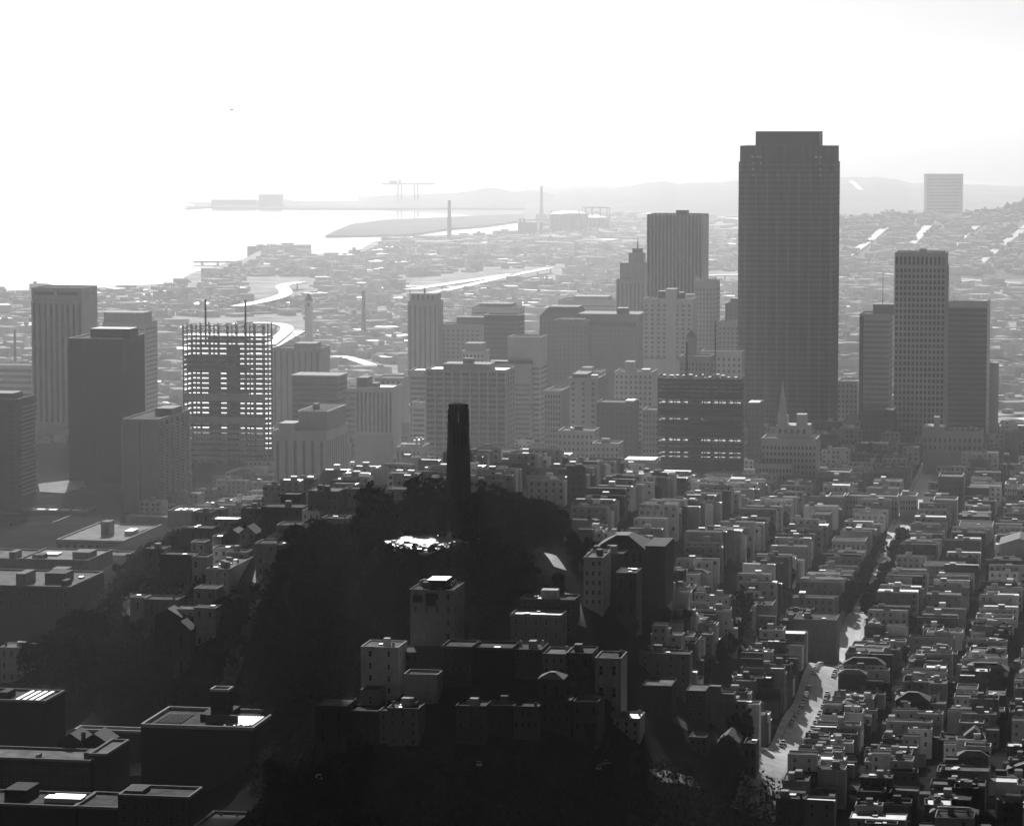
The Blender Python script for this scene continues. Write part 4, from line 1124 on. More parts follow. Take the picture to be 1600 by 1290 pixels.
# keep-out areas in street coordinates or on the picture plane
KEEP = []
def near(c, a, w, d, pad=1.0):
    for (c0, a0, w0, d0) in KEEP:
        if c < c0 + w0 + pad and c + w > c0 - pad and a < a0 + d0 + pad and a + d > a0 - pad:
            return True
    return False

# ---- the ones read one by one off the photograph: (label, left px, right px, top py, distance, depth, tone, options)
def apart(label, xl, xr, yt, Y, d, tone, name='apartment_building', cat='apartment building', storeys=None, fl=3.1, seed=0, **kw):
    p = at(xl, yt, Y)
    kr = (xr - 800) / F
    w = (kr * Y - p.x) / (GC + kr * GS)
    c, a = to_ca(p.x, Y)
    KEEP.append((c, a, w, d))
    zs = [T(*ca(c + u * w, a + v * d)) for u in (0, .5, 1) for v in (0, .5, 1)]
    zb = min(zs) - .6
    h = max(5.5, p.z - zb - .6)
    t = thing(name, label, cat, (p.x, Y, p.z - h - .6), -G)
    st = storeys or max(2, min(8, int(h / fl)))
    top = house_parts(t, w, d, .6, h, tone, random.Random(seed + int(xl * 7 + yt)), st, **kw)
    return t, w, top

t, w, H = apart('tall seven-storey apartment block with recessed balconies on the dark hillside below the round tower', 641, 708, 922, 1170, 20, 'grey', wins=4, swins=3, hut=2, chim=3, sky=2, storeys=7, cornice=1)
bx('balcony_shade_plate', 'blackish', t, w*.36, w*.6, -.2, -.11, H - 5.5, H - .8); bx('balcony_shade_plate', 'blackish', t, w*.06, w*.28, -.2, -.11, H - 4.2, H - 1.6)  # flat plates; the shade of recessed balconies is put into their dark colour
bx('penthouse', 'dark grey', t, w*.35, w*.75, 5, 15, H + .14, H + 3); bx('penthouse_roof', 'tin', t, w*.33, w*.77, 4.7, 15.3, H + 3.01, H + 3.3)
apart('white blank-walled house with two small top windows and a low gabled attic', 564, 620, 1012, 1128, 15, 'white', wins=2, storeys=6, swins=2, roof='flat', hut=1, sky=1, roofm='gravel', chim=1)
apart('dark wing with a row of arched top windows, joined to the white blank-walled house', 622, 696, 1020, 1138, 14, 'dark grey', wins=7, storeys=4, swins=2, cornice=1)
apart('pale blank retaining block with a straight top in front of the dark arched wing', 631, 682, 1056, 1112, 10, 'pale grey', wins=0, storeys=2)
apart('grey cube house on the slope under the white blank-walled house', 563, 592, 1080, 1108, 9, 'grey', wins=1, storeys=2)
apart('dark flat house with a bright slanting roof, farthest out on the black slope', 492, 538, 1104, 1092, 16, 'dark grey', wins=2, storeys=3, roofm='gravel')
apart('dark pale-parapeted terrace house between the bright slanting roof and the lit corner house', 540, 590, 1112, 1092, 11, 'dark grey', wins=4, storeys=3, cornice=1)
apart('pale terrace house with faint window columns, below the grey cube house', 592, 604, 1112, 1090, 11, 'grey', wins=1, storeys=3)
apart('lit corner house with a crowded roof terrace, at the black slope\'s upper edge', 605, 652, 1108, 1088, 12, 'grey', wins=3, storeys=4, hut=2, sky=2, chim=3, roofm='gravel')
t, w, H = apart('stepped apartment house with a pale penthouse and terraces, left of the bright road bend', 798, 878, 962, 1182, 13, 'grey', wins=5, storeys=3, swins=2, cornice=1, sky=2, roofm='tin')
t, w, H = apart('upper set-back block of the terraced apartment house with a white stair hut', 812, 898, 938, 1198, 14, 'dark grey', wins=5, storeys=2, hut=0, sky=2)
bx('stair_hut', 'white', t, w*.36, w*.66, 4, 9, H + .14, H + 3.6)
apart('tall pale corner house with an overhanging top, beside the bright road bend', 912, 943, 873, 1218, 18, 'pale grey', wins=3, storeys=6, swins=2, cornice=1, hut=1, roofm='gravel')
apart('small pale top-floor house standing behind the tall pale corner house', 918, 948, 865, 1246, 12, 'pale grey', wins=2, storeys=2, cornice=1, hut=1, chim=1)
apart('dark balconied house with two bright roof lights, right of the tall pale corner house', 962, 996, 896, 1222, 16, 'dark grey', wins=2, storeys=3, sky=3)
t, w, H = apart('large dark hip-roofed hall with a side wing, on the crest right of the wood', 930, 1008, 856, 1296, 26, 'dark grey', wins=7, storeys=3, swins=4, roof='hip', name='hall_building', cat='hall')
bx('side_wing', 'dark grey', t, w + .02, w + 8, 3, 30, 0, H + 1)
apart('white cube building with a dark top band, at the far right edge below the mast', 0, 40, 1012, 1500, 14, 'white', wins=4, storeys=3, swins=0, hut=2, chim=1, roofm='gravel')
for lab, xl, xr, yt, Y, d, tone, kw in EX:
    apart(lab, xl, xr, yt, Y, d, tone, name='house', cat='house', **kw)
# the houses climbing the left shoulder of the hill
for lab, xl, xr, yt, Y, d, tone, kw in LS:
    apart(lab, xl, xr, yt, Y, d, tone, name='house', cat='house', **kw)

# ---- warehouses and sheds on the flat land at the left
def shed(name, label, cat, xl, xr, yt, Y, d, wall, roof='tar', nw=0, rows=1, items=(), rim='grey', zb=None, rimh=1.0):
    p = at(xl, yt, Y)
    kr = (xr - 800) / F
    w = (kr * Y - p.x) / (GC + kr * GS)
    c, a = to_ca(p.x, Y)
    KEEP.append((c, a, w, d))
    base = T(p.x, Y) - 1.5 if zb is None else zb
    H = p.z - base
    t = thing(name, label, cat, (p.x, Y, base), -G)
    b = MB().box(0, w, 0, d, 0, H - rimh)
    b.build('wall', wall, t)
    b = MB(); parapet(b, w, d, H - rimh + .01, rimh, .8); b.build('parapet', rim, t)
    bx('roof', roof, t, .82, w - .82, .82, d - .82, H - rimh + .01, H - rimh + .15)
    for (n_, u0, u1, v0, v1, h, m) in items:
        MB().box(u0*w, u1*w, v0*d, v1*d, H - rimh + .16, H - rimh + h).build(n_, m, t)
    for r_ in range(rows if nw else 0):
        for i in range(nw):
            s = w / nw
            win(t, WIN['grey'], (i + .25) * s, -.01, H - 5.5 - r_ * 4.6, s * .5, 2.4)
    return t, w, H
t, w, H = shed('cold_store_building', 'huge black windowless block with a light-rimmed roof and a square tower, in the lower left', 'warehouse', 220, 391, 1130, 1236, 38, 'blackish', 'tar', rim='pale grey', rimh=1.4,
     items=[('roof_house', .42, .66, .45, .98, 2.6, 'blackish')])
bx('tower_shaft', 'blackish', t, w*.46, w*.62, 26, 33, H + 1.21, H + 8.6)
b = MB(); b.box(w*.455, w*.625, 25.7, 26.4, 0, 1).box(w*.455, w*.625, 32.6, 33.3, 0, 1).box(w*.455, w*.455+.7, 26.4, 32.6, 0, 1).box(w*.625-.7, w*.625, 26.4, 32.6, 0, 1); b.build('tower_rim', 'pale grey', t, (0, 0, H + 8.61))
for i in range(9): bx('skylight', 'skylight', t, w*(.70 + .028*i), w*(.716 + .028*i), 6 + (i % 3), 26, H - 1.2, H - .6)
for i in range(8): bx('roof_pipe', 'grey', t, w*(.08 + .03*i), w*(.088 + .03*i), 8, 28, H - 1.2, H - .7)
bx('roof_slab', 'dark grey', t, w*.5, w*.78, 12, 14, H - 1.2, H + 2)
shed('warehouse', 'long dark brick warehouse with a pale cluttered roof at the left edge of the picture', 'warehouse', -90, 103, 911, 1630, 57, 'dark grey', 'gravel', rim='grey', items=[('roof_tank', .55, .62, .1, .4, 6, 'grey'), ('roof_house', .72, .88, .3, .55, 5, 'dark grey'), ('roof_tank', .92, .96, .05, .2, 3.5, 'dark grey'), ('roof_house', .68, .8, .62, .8, 4.6, 'grey'), ('skylight', .9, .93, .6, .68, 1, 'skylight')], nw=14, rows=2)
t, w, H = shed('pier_shed', 'broad pale-roofed pier shed with a row of square windows and a roof lantern', 'pier shed', 88, 188, 842, 1975, 86, 'grey', 'shedroof', rim='pale grey', nw=9, items=[('roof_lantern', .5, .54, .3, .5, 7, 'dark grey'), ('roof_lantern', .45, .58, .34, .46, 8.5, 'grey'), ('roof_vent', .8, .92, .35, .5, 3, 'skylight')])
shed('pier_shed', 'long white-roofed pier shed at the picture\'s left edge, behind the lantern-roofed shed', 'pier shed', -120, 50, 822, 2080, 80, 'grey', 'shedroof', rim='pale grey', nw=8, items=[('roof_vent', .7, .72, .2, .3, 2, 'dark grey')])
shed('warehouse', 'low grey loft with two rows of small windows below the cliff trees', 'warehouse', 138, 192, 866, 1850, 20, 'pale grey', 'gravel', nw=10, rows=2)
shed('warehouse', 'flat warehouse with a bright patched roof in front of the lantern-roofed shed', 'warehouse', 30, 132, 872, 1800, 46, 'grey', 'shedroof', nw=0, items=[('roof_house', .7, .95, .2, .5, 4, 'grey'), ('skylight', .2, .4, .4, .6, 1.2, 'skylight'), ('roof_house', .15, .3, .1, .3, 2.5, 'dark grey')])
shed('warehouse', 'low warehouse with a roof tank touching the picture\'s left edge below the white-roofed pier shed', 'warehouse', -60, 28, 870, 1840, 40, 'grey', 'gravel', items=[('roof_tank', .75, .85, .1, .4, 4, 'grey')])
shed('transit_shed', 'narrow flat shed with a line of bright roof vents before the dark glass tower', 'shed', 30, 128, 796, 2150, 22, 'concdark', 'tar', items=[('roof_vent', .25 + .18*i, .36 + .18*i, .1, .3, 1.2, 'skylight') for i in range(4)])
shed('transit_shed', 'low shed roofed in white strips, left of the pale stepped building', 'shed', 262, 352, 797, 2020, 26, 'concdark', 'gravel', items=[('roof_vent', .1 + .1*i, .16 + .1*i, .1 + .1*(i % 3), .5, .9, 'skylight') for i in range(8)])
shed('loading_dock', 'long flat loading dock with a bright edge reaching toward the hill', 'dock', 196, 300, 806, 2060, 16, 'grey', 'shedroof')
shed('office_building', 'low pavilion under a pale square canopy ring at the steel skeleton\'s foot', 'pavilion', 352, 424, 738, 2330, 40, 'concdark', 'tar', rim='plaza', rimh=2.0, items=[('roof_house', .4, .7, .4, .7, 4, 'conc')])
shed('warehouse', 'dark warehouse with a striped skylit roof, left of the square-towered block', 'warehouse', -60, 62, 1090, 1330, 26, 'blackish', 'tar', items=[('skylight', .62 + .08*i, .66 + .08*i, .1, .9, .8, 'tin') for i in range(4)] + [('roof_house', .4, .5, .2, .6, 3, 'blackish')])
shed('warehouse', 'dark warehouse with a long pale roof and small end room, below the gabled workshops', 'warehouse', -60, 132, 1180, 1240, 22, 'blackish', 'gravel', items=[('roof_house', .91, .98, .3, .7, 2.5, 'dark grey'), ('roof_vent', .55, .57, .2, .4, 1.5, 'grey')], nw=16, rows=2)
shed('warehouse', 'dark lower wing with a pale roof reaching toward the lit yard', 'warehouse', 138, 158, 1176, 1236, 30, 'blackish', 'gravel')
for xl, xr, lab in ((90, 122, 'gabled dark workshop with a bright roof slope and a roof-top cap'), (126, 160, 'second gabled workshop, nearer the square-towered block, with a lit vent')):
    apart(lab, xl, xr, 1158, 1262, 14, 'blackish', name='workshop', cat='workshop', storeys=2, wins=2, roof='gable', chim=1)
shed('warehouse', 'long low shed with a single lit roof edge behind the gabled workshops', 'warehouse', 116, 218, 1138, 1300, 8, 'blackish', 'gravel', rim='pale grey')
shed('warehouse', 'black warehouse with a bright roof monitor at the bottom left corner', 'warehouse', -60, 108, 1252, 1166, 24, 'blackish', 'tar', items=[('roof_monitor', .66, .98, .35, .6, 1.8, 'skylight'), ('roof_monitor', .68, .95, .72, .82, 1.2, 'tin'), ('roof_house', .3, .5, .4, 1, 4, 'blackish')])
shed('warehouse', 'black warehouse with a dark grey roof and small bright hatches, beside the bright roof monitor', 'warehouse', 114, 180, 1258, 1160, 26, 'blackish', 'tar', items=[('roof_hatch', .85, .95, .5, .6, 1, 'tin'), ('roof_hatch', .6, .75, .02, .08, .7, 'tin'), ('roof_house', .95, 1.0, .1, .6, 3, 'blackish')])
shed('warehouse', 'dark brick warehouse with two rows of large windows at the bottom', 'warehouse', 184, 288, 1240, 1150, 18, 'dark grey', 'tar', nw=6, rows=3, items=[('roof_house', .05, .3, .2, .8, 1.6, 'dark grey')])
shed('warehouse', 'pale-roofed low building cut by the bottom edge, below the square-towered block', 'warehouse', 302, 398, 1290, 1108, 26, 'dark grey', 'shedroof', rim='grey', items=[('roof_vent', .15 + .25*i, .17 + .25*i, .85, .9, .8, 'dark grey') for i in range(3)])
shed('warehouse', 'small pale-roofed building at the bottom edge beside the low pale-roofed one', 'warehouse', 432, 466, 1288, 1112, 10, 'dark grey', 'gravel')
def patch(name, pts, z, m, dz=.3):
    P = [onz(px, py, z) for px, py in pts]
    for _ in range(4): P = [onz(px, py, T(p.x, p.y)) for (px, py), p in zip(pts, P)]
    zz = max(T(p.x, p.y) for p in P) + dz
    tag(MB().prism([(p.x, p.y) for p in P][::(1 if sum(P[i-1].x*P[i].y - P[i].x*P[i-1].y for i in range(len(P))) > 0 else -1)], zz - .5, zz).build(name, m), kind='structure')
patch('yard', [(194, 1222), (223, 1222), (222, 1195), (205, 1198), (190, 1190), (150, 1222)], 5, 'paving')
patch('yard', [(60, 757), (128, 748), (135, 760), (100, 772), (62, 770)], 5, 'shedroof')
patch('plaza', [(1200, 778), (1238, 776), (1246, 758), (1268, 744), (1262, 741), (1240, 752), (1226, 768), (1205, 770)], 24, 'plaza', .6)
patch('plaza', [(1308, 674), (1328, 684), (1327, 672)], 14, 'plaza', 1.0)

# the mid-block special buildings on the right
for nm, lab, cat, xl, xr, yt, Y, d, tone, kw in SPECIAL:
    apart(lab, xl, xr, yt, Y, d, tone, name=nm, cat=cat, **kw)
KEEP.append((*to_ca(*at(1165, 1010, 1400).xy), 40, 48))      # the black schoolyard

# ---- the rows along the streets
TREEZONE = [[(380,900),(430,860),(540,820),(600,770),(860,780),(905,860),(925,915),(890,925),(780,935),(735,1000),(640,1000),(560,1010),(540,1100),(480,1120),(300,1120),(220,1010)],
            [(430,1160),(980,1168),(1020,1200),(1110,1205),(1120,1290),(1120,1400),(430,1400)]]
ROWS = []   # (place phrase, c0, depth range, a from, a to)
ROWS += [('directly right of the sunlit street', -104.6, 19, 1075, 2160), ('right of the sunlit street, behind the first row', -80, 19, 1075, 2160),
         ('in the third row right of the sunlit street', -55, 18, 1075, 2160), ('in the fourth row right of the sunlit street', -31, 18, 1090, 2160), ('in the fifth row right of the sunlit street', -8, 18, 1080, 2160), ('in the sixth row right of the sunlit street', 15, 18, 1080, 2160)] + [('farther right', 40 + 25 * i, 18, 1080, 2160) for i in range(3)]
ROWS += [('directly left of the sunlit street', -141, 19.6, 1165, 2160), ('in the second row left of the sunlit street', -166, 18, 1190, 2160), ('in the third row left of the sunlit street', -192, 19, 1180, 2160),
         ('in the fourth row left of the sunlit street', -216, 18, 1250, 2160), ('in the fifth row left of the sunlit street', -242, 19, 1300, 2160), ('in the sixth row left of the sunlit street', -266, 18, 1420, 2100), ('in the seventh row left of the sunlit street', -292, 18, 1480, 2050), ('in the eighth row left of the sunlit street', -318, 18, 1520, 1950)]
LEFT0 = [p[0] for p in ROWS].index('directly left of the sunlit street')
cand = []
rh = random.Random(23)
for ri, (phrase, c0, dep, a0, a1) in enumerate(ROWS):
    a = a0 + rh.uniform(0, 4)
    while a < a1:
        wd = rh.choice((5.8, 6.4, 7, 7.2, 7.6, 8.4, 10, 12)) * (1.0 if a < 1700 else 1.25)
        nc = min(CROSS, key=lambda q: abs(q - a - wd / 2))
        if abs(nc - a - wd / 2) < wd / 2 + 4.6:
            a = nc + 4.8
            continue
        d = dep * rh.uniform(.84, 1.06)
        cc = c0 + (0 if ri == 0 else dep - d if phrase == 'directly left of the sunlit street' else rh.uniform(0, dep - d) + rh.uniform(-2, 2))
        wc = d if rh.random() < .8 else d * .8                     # extent across the street grid
        x, y = ca(cc, a)
        z = T(x, y)
        px, py = pix(x, y, z)
        px2 = pix(*ca(cc + wc, a), z)[0]
        ok = px2 > -20 and px < 1980 and py < 1420 and not any(inpoly(px, py, q) or inpoly(px2, py, q) for q in TREEZONE) and not near(cc, a, wc, wd, .6)
        if ok and px > 560 and rh.random() < .955:
            cand.append(dict(ri=ri, c=cc, a=a, w=wc, d=wd - rh.choice((0, 0, 0, .3, 1.0)), Y=y, size=1 / y))
        a += wd + .12
cand.sort(key=lambda q: -q['size'])
NEARN = 250
seen = [q for q in cand if pix(*ca(q['c'], q['a']), T(*ca(q['c'], q['a'])))[0] < 1612]
indiv = seen[:NEARN]
rest = [q for q in cand if not any(q is k for k in indiv)]
indiv.sort(key=lambda q: (q['ri'], q['a']))
cnt = {}
for q in indiv:
    cnt[q['ri']] = cnt.get(q['ri'], 0) + 1
    k = cnt[q['ri']]
    r = random.Random(int(q['a'] * 13 + q['ri'] * 101))
    tone = r.choices(list(WALLS), (2.6, 3, 2.2, 1.5, .6) if q['a'] > 1340 else (1, 2, 3, 3, 1.4))[0]
    st = r.choices((2, 3, 4), (3, 5, 1.2) if q['ri'] != LEFT0 else (0, 3, 3))[0]
    h = st * r.uniform(2.75, 3.35) + r.uniform(-.6, 1.6)
    roof = r.choices(('flat', 'gable', 'hip'), (15, 1, .5))[0]
    back = q['w'] * r.choice((0, .3, .38, .45, .5))
    bleft = r.random() < .5
    bh = h * r.choice((.55, .7, .8, 1.12))
    btone = r.choice((tone, tone, 'grey', 'pale grey', 'dark grey', 'white'))
    street = r.random() < .45
    feat = {'flat': 'flat-roofed', 'gable': 'gabled', 'hip': 'hip-roofed'}[roof]
    kw = dict(storeys=st, roof=roof, wins=0 if (not street and q['ri'] in (0, LEFT0) and r.random() < .7) else r.choice((2, 2, 3, 3, 4)), swins=r.choice((0, 0, 2)), hut=r.choice((0, 0, 1, 1, 2)), chim=r.choice((0, 1, 1, 2)), sky=r.choice((0, 0, 1, 1, 2)), rear=r.random() < .6,
              bay=1 if street and r.random() < .4 else 0, cornice=r.random() < .4, roofm=r.choices(('tar', 'gravel', 'tin'), (5, 4, 1))[0])
    extra = 'bay-windowed ' if kw['bay'] and q['w'] > 6 else 'blank-walled ' if kw['wins'] == 0 else ''
    lab = f"{tone} {NUM[st]}-storey {feat} {extra}house, {ordinal(k)} {ROWS[q['ri']][0]}".replace('  ', ' ')
    if back: kw['rear'] = 0
    t = house_at(q['c'] + (back if bleft else 0), q['a'], q['w'] - back - .02, q['d'], h, lab, 'houses in rows along the hill streets', tone, r, **kw)
    t.rotation_euler.z += math.radians(r.choice((0, 0, r.uniform(-3.5, 3.5))))
    if back:                                               # the lower half of the house behind or before its main block
        W0 = q['w'] - back - .02
        x0, x1 = (-back, -.01) if bleft else (W0 + .01, W0 + back)
        xx, yy = ca(q['c'] + (0 if bleft else q['w'] - back / 2), q['a'] + q['d'] / 2)
        zl = T(xx, yy) - t.location.z + bh
        dd = q['d'] * r.uniform(.6, 1)
        b = MB().box(x0, x1, 0, dd, -1.5, zl)
        b.box(x0, x1, 0, .25, zl, zl + .6).box(x0, x1, dd - .25, dd, zl, zl + .6)
        b.build('rear_block', btone, t)
        bx('rear_roof', r.choice(('tar', 'gravel', 'tar', 'tin')), t, x0 + .05, x1 - .05, .26, dd - .26, zl + .01, zl + .1)
        for j in range(r.choice((0, 1, 2, 2))):
            for k in range(2):
                win(t, WIN[btone], x0 + back * (j + .5) / 2 - .55, -.01, zl - 2.3 - 3 * k, 1.1, 1.5)

# all the farther rows: past three hundred houses, one mass
b = MB()
mats = ['pale grey', 'grey', 'dark grey', 'white', 'tar', 'gravel', 'tin', 'glass']
rm = random.Random(77)
def mass_house(c, a, w, d, h):
    x, y = ca(c, a)
    z = min(T(*ca(c + u * w, a + v * d)) for u in (0, 1) for v in (0, 1)) - .6
    zt = T(*ca(c + w/2, a + d/2)) + h
    P = [ca(c, a), ca(c + w, a), ca(c + w, a + d), ca(c, a + d)]
    m = rm.choices((0, 1, 2, 3), (4, 2.6, 1.4, 2.6))[0]
    b.prism(P, z, zt, m)
    b.m[-5] = rm.choices((4, 5, 6), (5, 4, 1.4))[0]
    if rm.random() < .7:
        u, v = rm.uniform(.1, .6) * w, rm.uniform(.1, .6) * d
        b.prism([ca(c+u, a+v), ca(c+u+3, a+v), ca(c+u+3, a+v+3), ca(c+u, a+v+3)], zt - .1, zt + rm.uniform(1, 2.8), rm.choice((0, 1, 3)))
        b.m[-5] = rm.choice((4, 5, 6))
    hh = .7
    b.prism([ca(c, a - .02), ca(c + w, a - .02), ca(c + w, a + .25), ca(c, a + .25)], zt - .05, zt + hh, m)
    n = int(w / 3)
    if rm.random() < .75:
        f = 3.1
        for k in range(int(h / f)):
            for j in range(n):
                if rm.random() < .2: continue
                u = (j + .5) * w / n
                z0 = zt - (k + 1) * f + .9
                q = [ca(c + u - .6, a - .05), ca(c + u + .6, a - .05)]
                b.face([(*q[0], z0), (*q[1], z0), (*q[1], z0 + 1.5), (*q[0], z0 + 1.5)], 7)
for q in rest:
    mass_house(q['c'], q['a'], q['w'], q['d'], rm.uniform(7, 13))
for _ in range(900):                                     # the denser blocks below downtown
    a = rm.uniform(1900, 2560)
    c = rm.uniform(-620, 70)
    w, d = rm.uniform(10, 24), rm.uniform(9, 20)
    x, y = ca(c, a)
    z = T(x, y)
    px, py = pix(x, y, z)
    if px < -60 or px > 1640 or near(c, a, w, d, 1) or abs(c + w/2 + 113) < w/2 + 8 or (px < 330 and a < 2250 and (T(x, y) > 8 or a < 2050)): continue
    if a < 2160 and c > -330: continue
    mass_house(c, a, w, d, rm.choice((6, 8, 10, 12, 14, 18)) if px > 760 else rm.choice((5, 6, 8, 10)))
for _ in range(150):                                     # roofs along the crest behind the round tower
    a, c = rm.uniform(1500, 1950), rm.uniform(-500, -300)
    x, y = ca(c, a); z = T(x, y); px, py = pix(x, y, z)
    if z < 30 or py > 815 or px < 400 or near(c, a, 14, 12, 1): continue
    mass_house(c, a, rm.uniform(9, 16), rm.uniform(8, 12), rm.uniform(6, 9))
tag(b.build('farther_houses', mats), kind='stuff')
# ------------------------------------------------------------------ the round tower on the hilltop
tp = at(716.5, 834, 1320)
TB = T(tp.x, 1320)
HT = at(716.5, 630, 1320).z - TB
t = thing('round_tower', 'dark fluted round tower with an arched crown, rising from the trees on the hilltop', 'tower', (tp.x, 1320, TB))
def fluted(r0, z0, r1, z1, k=24, dep=.22):
    pa, pb = [], []
    for i in range(k * 4):
        q = 2 * math.pi * i / (k * 4)
        f = (0, dep * .75, dep, dep * .75)[i % 4]
        pa.append(((r0 - f) * math.cos(q), (r0 - f) * math.sin(q))); pb.append(((r1 - f) * math.cos(q), (r1 - f) * math.sin(q)))
    return pa, pb
pa, pb = fluted(5.35, 0, 4.35, HT - 9)
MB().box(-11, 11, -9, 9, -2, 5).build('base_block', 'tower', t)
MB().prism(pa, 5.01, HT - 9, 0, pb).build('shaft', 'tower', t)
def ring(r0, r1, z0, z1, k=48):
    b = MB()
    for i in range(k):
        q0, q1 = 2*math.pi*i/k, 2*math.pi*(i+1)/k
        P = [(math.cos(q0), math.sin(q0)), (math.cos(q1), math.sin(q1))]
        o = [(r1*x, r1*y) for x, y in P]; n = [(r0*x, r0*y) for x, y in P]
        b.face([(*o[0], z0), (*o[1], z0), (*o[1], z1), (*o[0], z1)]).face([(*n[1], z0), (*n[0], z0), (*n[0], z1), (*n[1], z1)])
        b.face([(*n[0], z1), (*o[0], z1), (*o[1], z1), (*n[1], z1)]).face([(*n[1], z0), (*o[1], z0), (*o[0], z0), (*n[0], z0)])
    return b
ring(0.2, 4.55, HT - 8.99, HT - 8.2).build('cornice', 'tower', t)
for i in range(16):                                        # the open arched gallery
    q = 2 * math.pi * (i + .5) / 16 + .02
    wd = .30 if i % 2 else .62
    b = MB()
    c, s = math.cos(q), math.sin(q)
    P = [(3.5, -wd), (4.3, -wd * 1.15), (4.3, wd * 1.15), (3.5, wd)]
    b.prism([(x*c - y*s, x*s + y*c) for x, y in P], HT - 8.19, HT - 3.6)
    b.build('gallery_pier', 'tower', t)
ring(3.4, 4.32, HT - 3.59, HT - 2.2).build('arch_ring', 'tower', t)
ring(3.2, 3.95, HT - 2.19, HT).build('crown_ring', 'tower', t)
for i in range(7):                                         # the arched windows below the gallery
    q = math.pi * (1.14 + .12 * i)
    c, s = math.cos(q), math.sin(q)
    P = [(3.9, -.42), (4.47, -.42), (4.47, .42), (3.9, .42)]
    MB().prism([(x*c - y*s, x*s + y*c) for x, y in P], HT - 17, HT - 11.5).build('arched_window', 'glass', t)
for i in range(2): bx('gallery_core', 'tower', t, -2.6 + 3.0*i, -.5 + 2.9*i, -1.0, 1.0, HT - 8.19, HT - 3.6)

# ------------------------------------------------------------------ the round parking plaza, the road up the hill
pz = PLAZA.z
b = MB()
nP = 48
b.prism([((15 + 1.6*math.sin(i*.9) + .9*math.sin(i*2.1))*math.cos(2*math.pi*i/nP), (25 + 2*math.sin(i*.7 + 1))*math.sin(2*math.pi*i/nP)) for i in range(nP)], -1.0, .3)
tag(b.build('plaza', 'plaza', None, (PLAZA.x, PLAZA.y, 97.6)), kind='structure')
tw = thing('retaining_wall', 'low curved wall round the near side of the bright hilltop plaza', 'wall', (PLAZA.x, PLAZA.y, 97.6))
b = MB()
for i in range(30):
    q0, q1 = math.pi * (1.02 + .96*i/30), math.pi * (1.02 + .96*(i+1)/30)
    P = [(15.05*math.cos(q0), 25.05*math.sin(q0)), (15.05*math.cos(q1), 25.05*math.sin(q1)), (15.5*math.cos(q1), 25.5*math.sin(q1)), (15.5*math.cos(q0), 25.5*math.sin(q0))]
    b.prism(P[::-1], -2.5, .75)
b.build('wall', 'concdark', tw)
roadP = []
for pts in (((860,1268),(868,1260),(876,1250)), ((893,1224),(900,1214),(907,1203)), ((600,1330),(622,1322),(645,1305))):
    roadP += [ground_pt(px, Y) for px, Y in pts]
    sheet('road', [ground_pt(px, Y) for px, Y in pts], 5.0, .35, 'asphalt')
sheet('road', [ground_pt(px, Y) for px, Y in ((470,1500),(520,1430),(548,1385),(560,1350),(585,1330),(615,1312))], 8, .35, 'asphalt')
sheet('road', [ground_pt(px, Y) for px, Y in ((395,1395),(410,1430),(424,1465))], 5, .4, 'paving')
sheet('road', [ground_pt(px, Y) for px, Y in ((730,1128),(742,1140),(752,1155),(790,1168),(850,1172))], 6, .35, 'asphalt')
sheet('road', [ground_pt(px, Y) for px, Y in ((1025,1092),(1060,1100),(1095,1105))], 7, .3, 'asphalt')
t = thing('monument', 'small dark statue on a pale pedestal standing on the bright hilltop plaza', 'monument', (at(702, 838, 1290).x, 1290, 97.95))
MB().box(-1.6, 1.6, -1.6, 1.6, 0, .8).box(-.9, .9, -.9, .9, .8, 3.2).build('pedestal', 'conc', t)
b = MB().tube((0, 0, 3.2), (0, 0, 4.7), .42, .34, 8).tube((0, 0, 4.7), (0, 0, 5.5), .5, .28, 8).tube((0, 0, 5.5), (0, 0, 6.1), .24, .2, 8).tube((.3, 0, 5.3), (.55, -.1, 4.5), .14, .1, 6).tube((-.3, 0, 5.3), (-.5, -.2, 4.6), .14, .1, 6)
b.build('statue', 'steel', t)
fp = ground_pt(748, 1290)
t = thing('flagpole', 'tall thin flagpole standing right of the bright hilltop plaza', 'flagpole', fp)
MB().tube((0, 0, 0), (0, 0, 15), .14, .07, 6).build('pole', 'steel', t); MB().tube((0, 0, 15), (0, 0, 15.4), .18, .1, 6).build('finial', 'steel', t)
MB().box(-.6, .6, -.6, .6, -.3, .5).build('base', 'conc', t)

# ------------------------------------------------------------------ cliffs: bare rock scars on the left slope
rr = random.Random(9)
for (pts, wd) in (([(392,1352),(372,1334),(352,1318),(330,1305)], 4.5), ([(402,1360),(384,1344),(368,1326),(345,1308)], 3.5), ([(365,1340),(348,1326),(325,1306)], 3.5), ([(250,1440),(222,1470),(196,1500),(190,1530)], 5), ([(330,1395),(318,1380),(300,1360)], 3)):
    P = [ground_pt(px, Y) for px, Y in pts]
    Q = []
    for p, q in zip(P, P[1:]):
        for i in range(5): Q.append(p.lerp(q, i / 5) + Vector((rr.uniform(-1.2, 1.2), rr.uniform(-2, 2), 0)))
    Q.append(P[-1])
    sheet('path', Q, wd, .5, 'rock', step=2.5)
tag(MB().build('x', 'rock'), kind='structure') if False else None

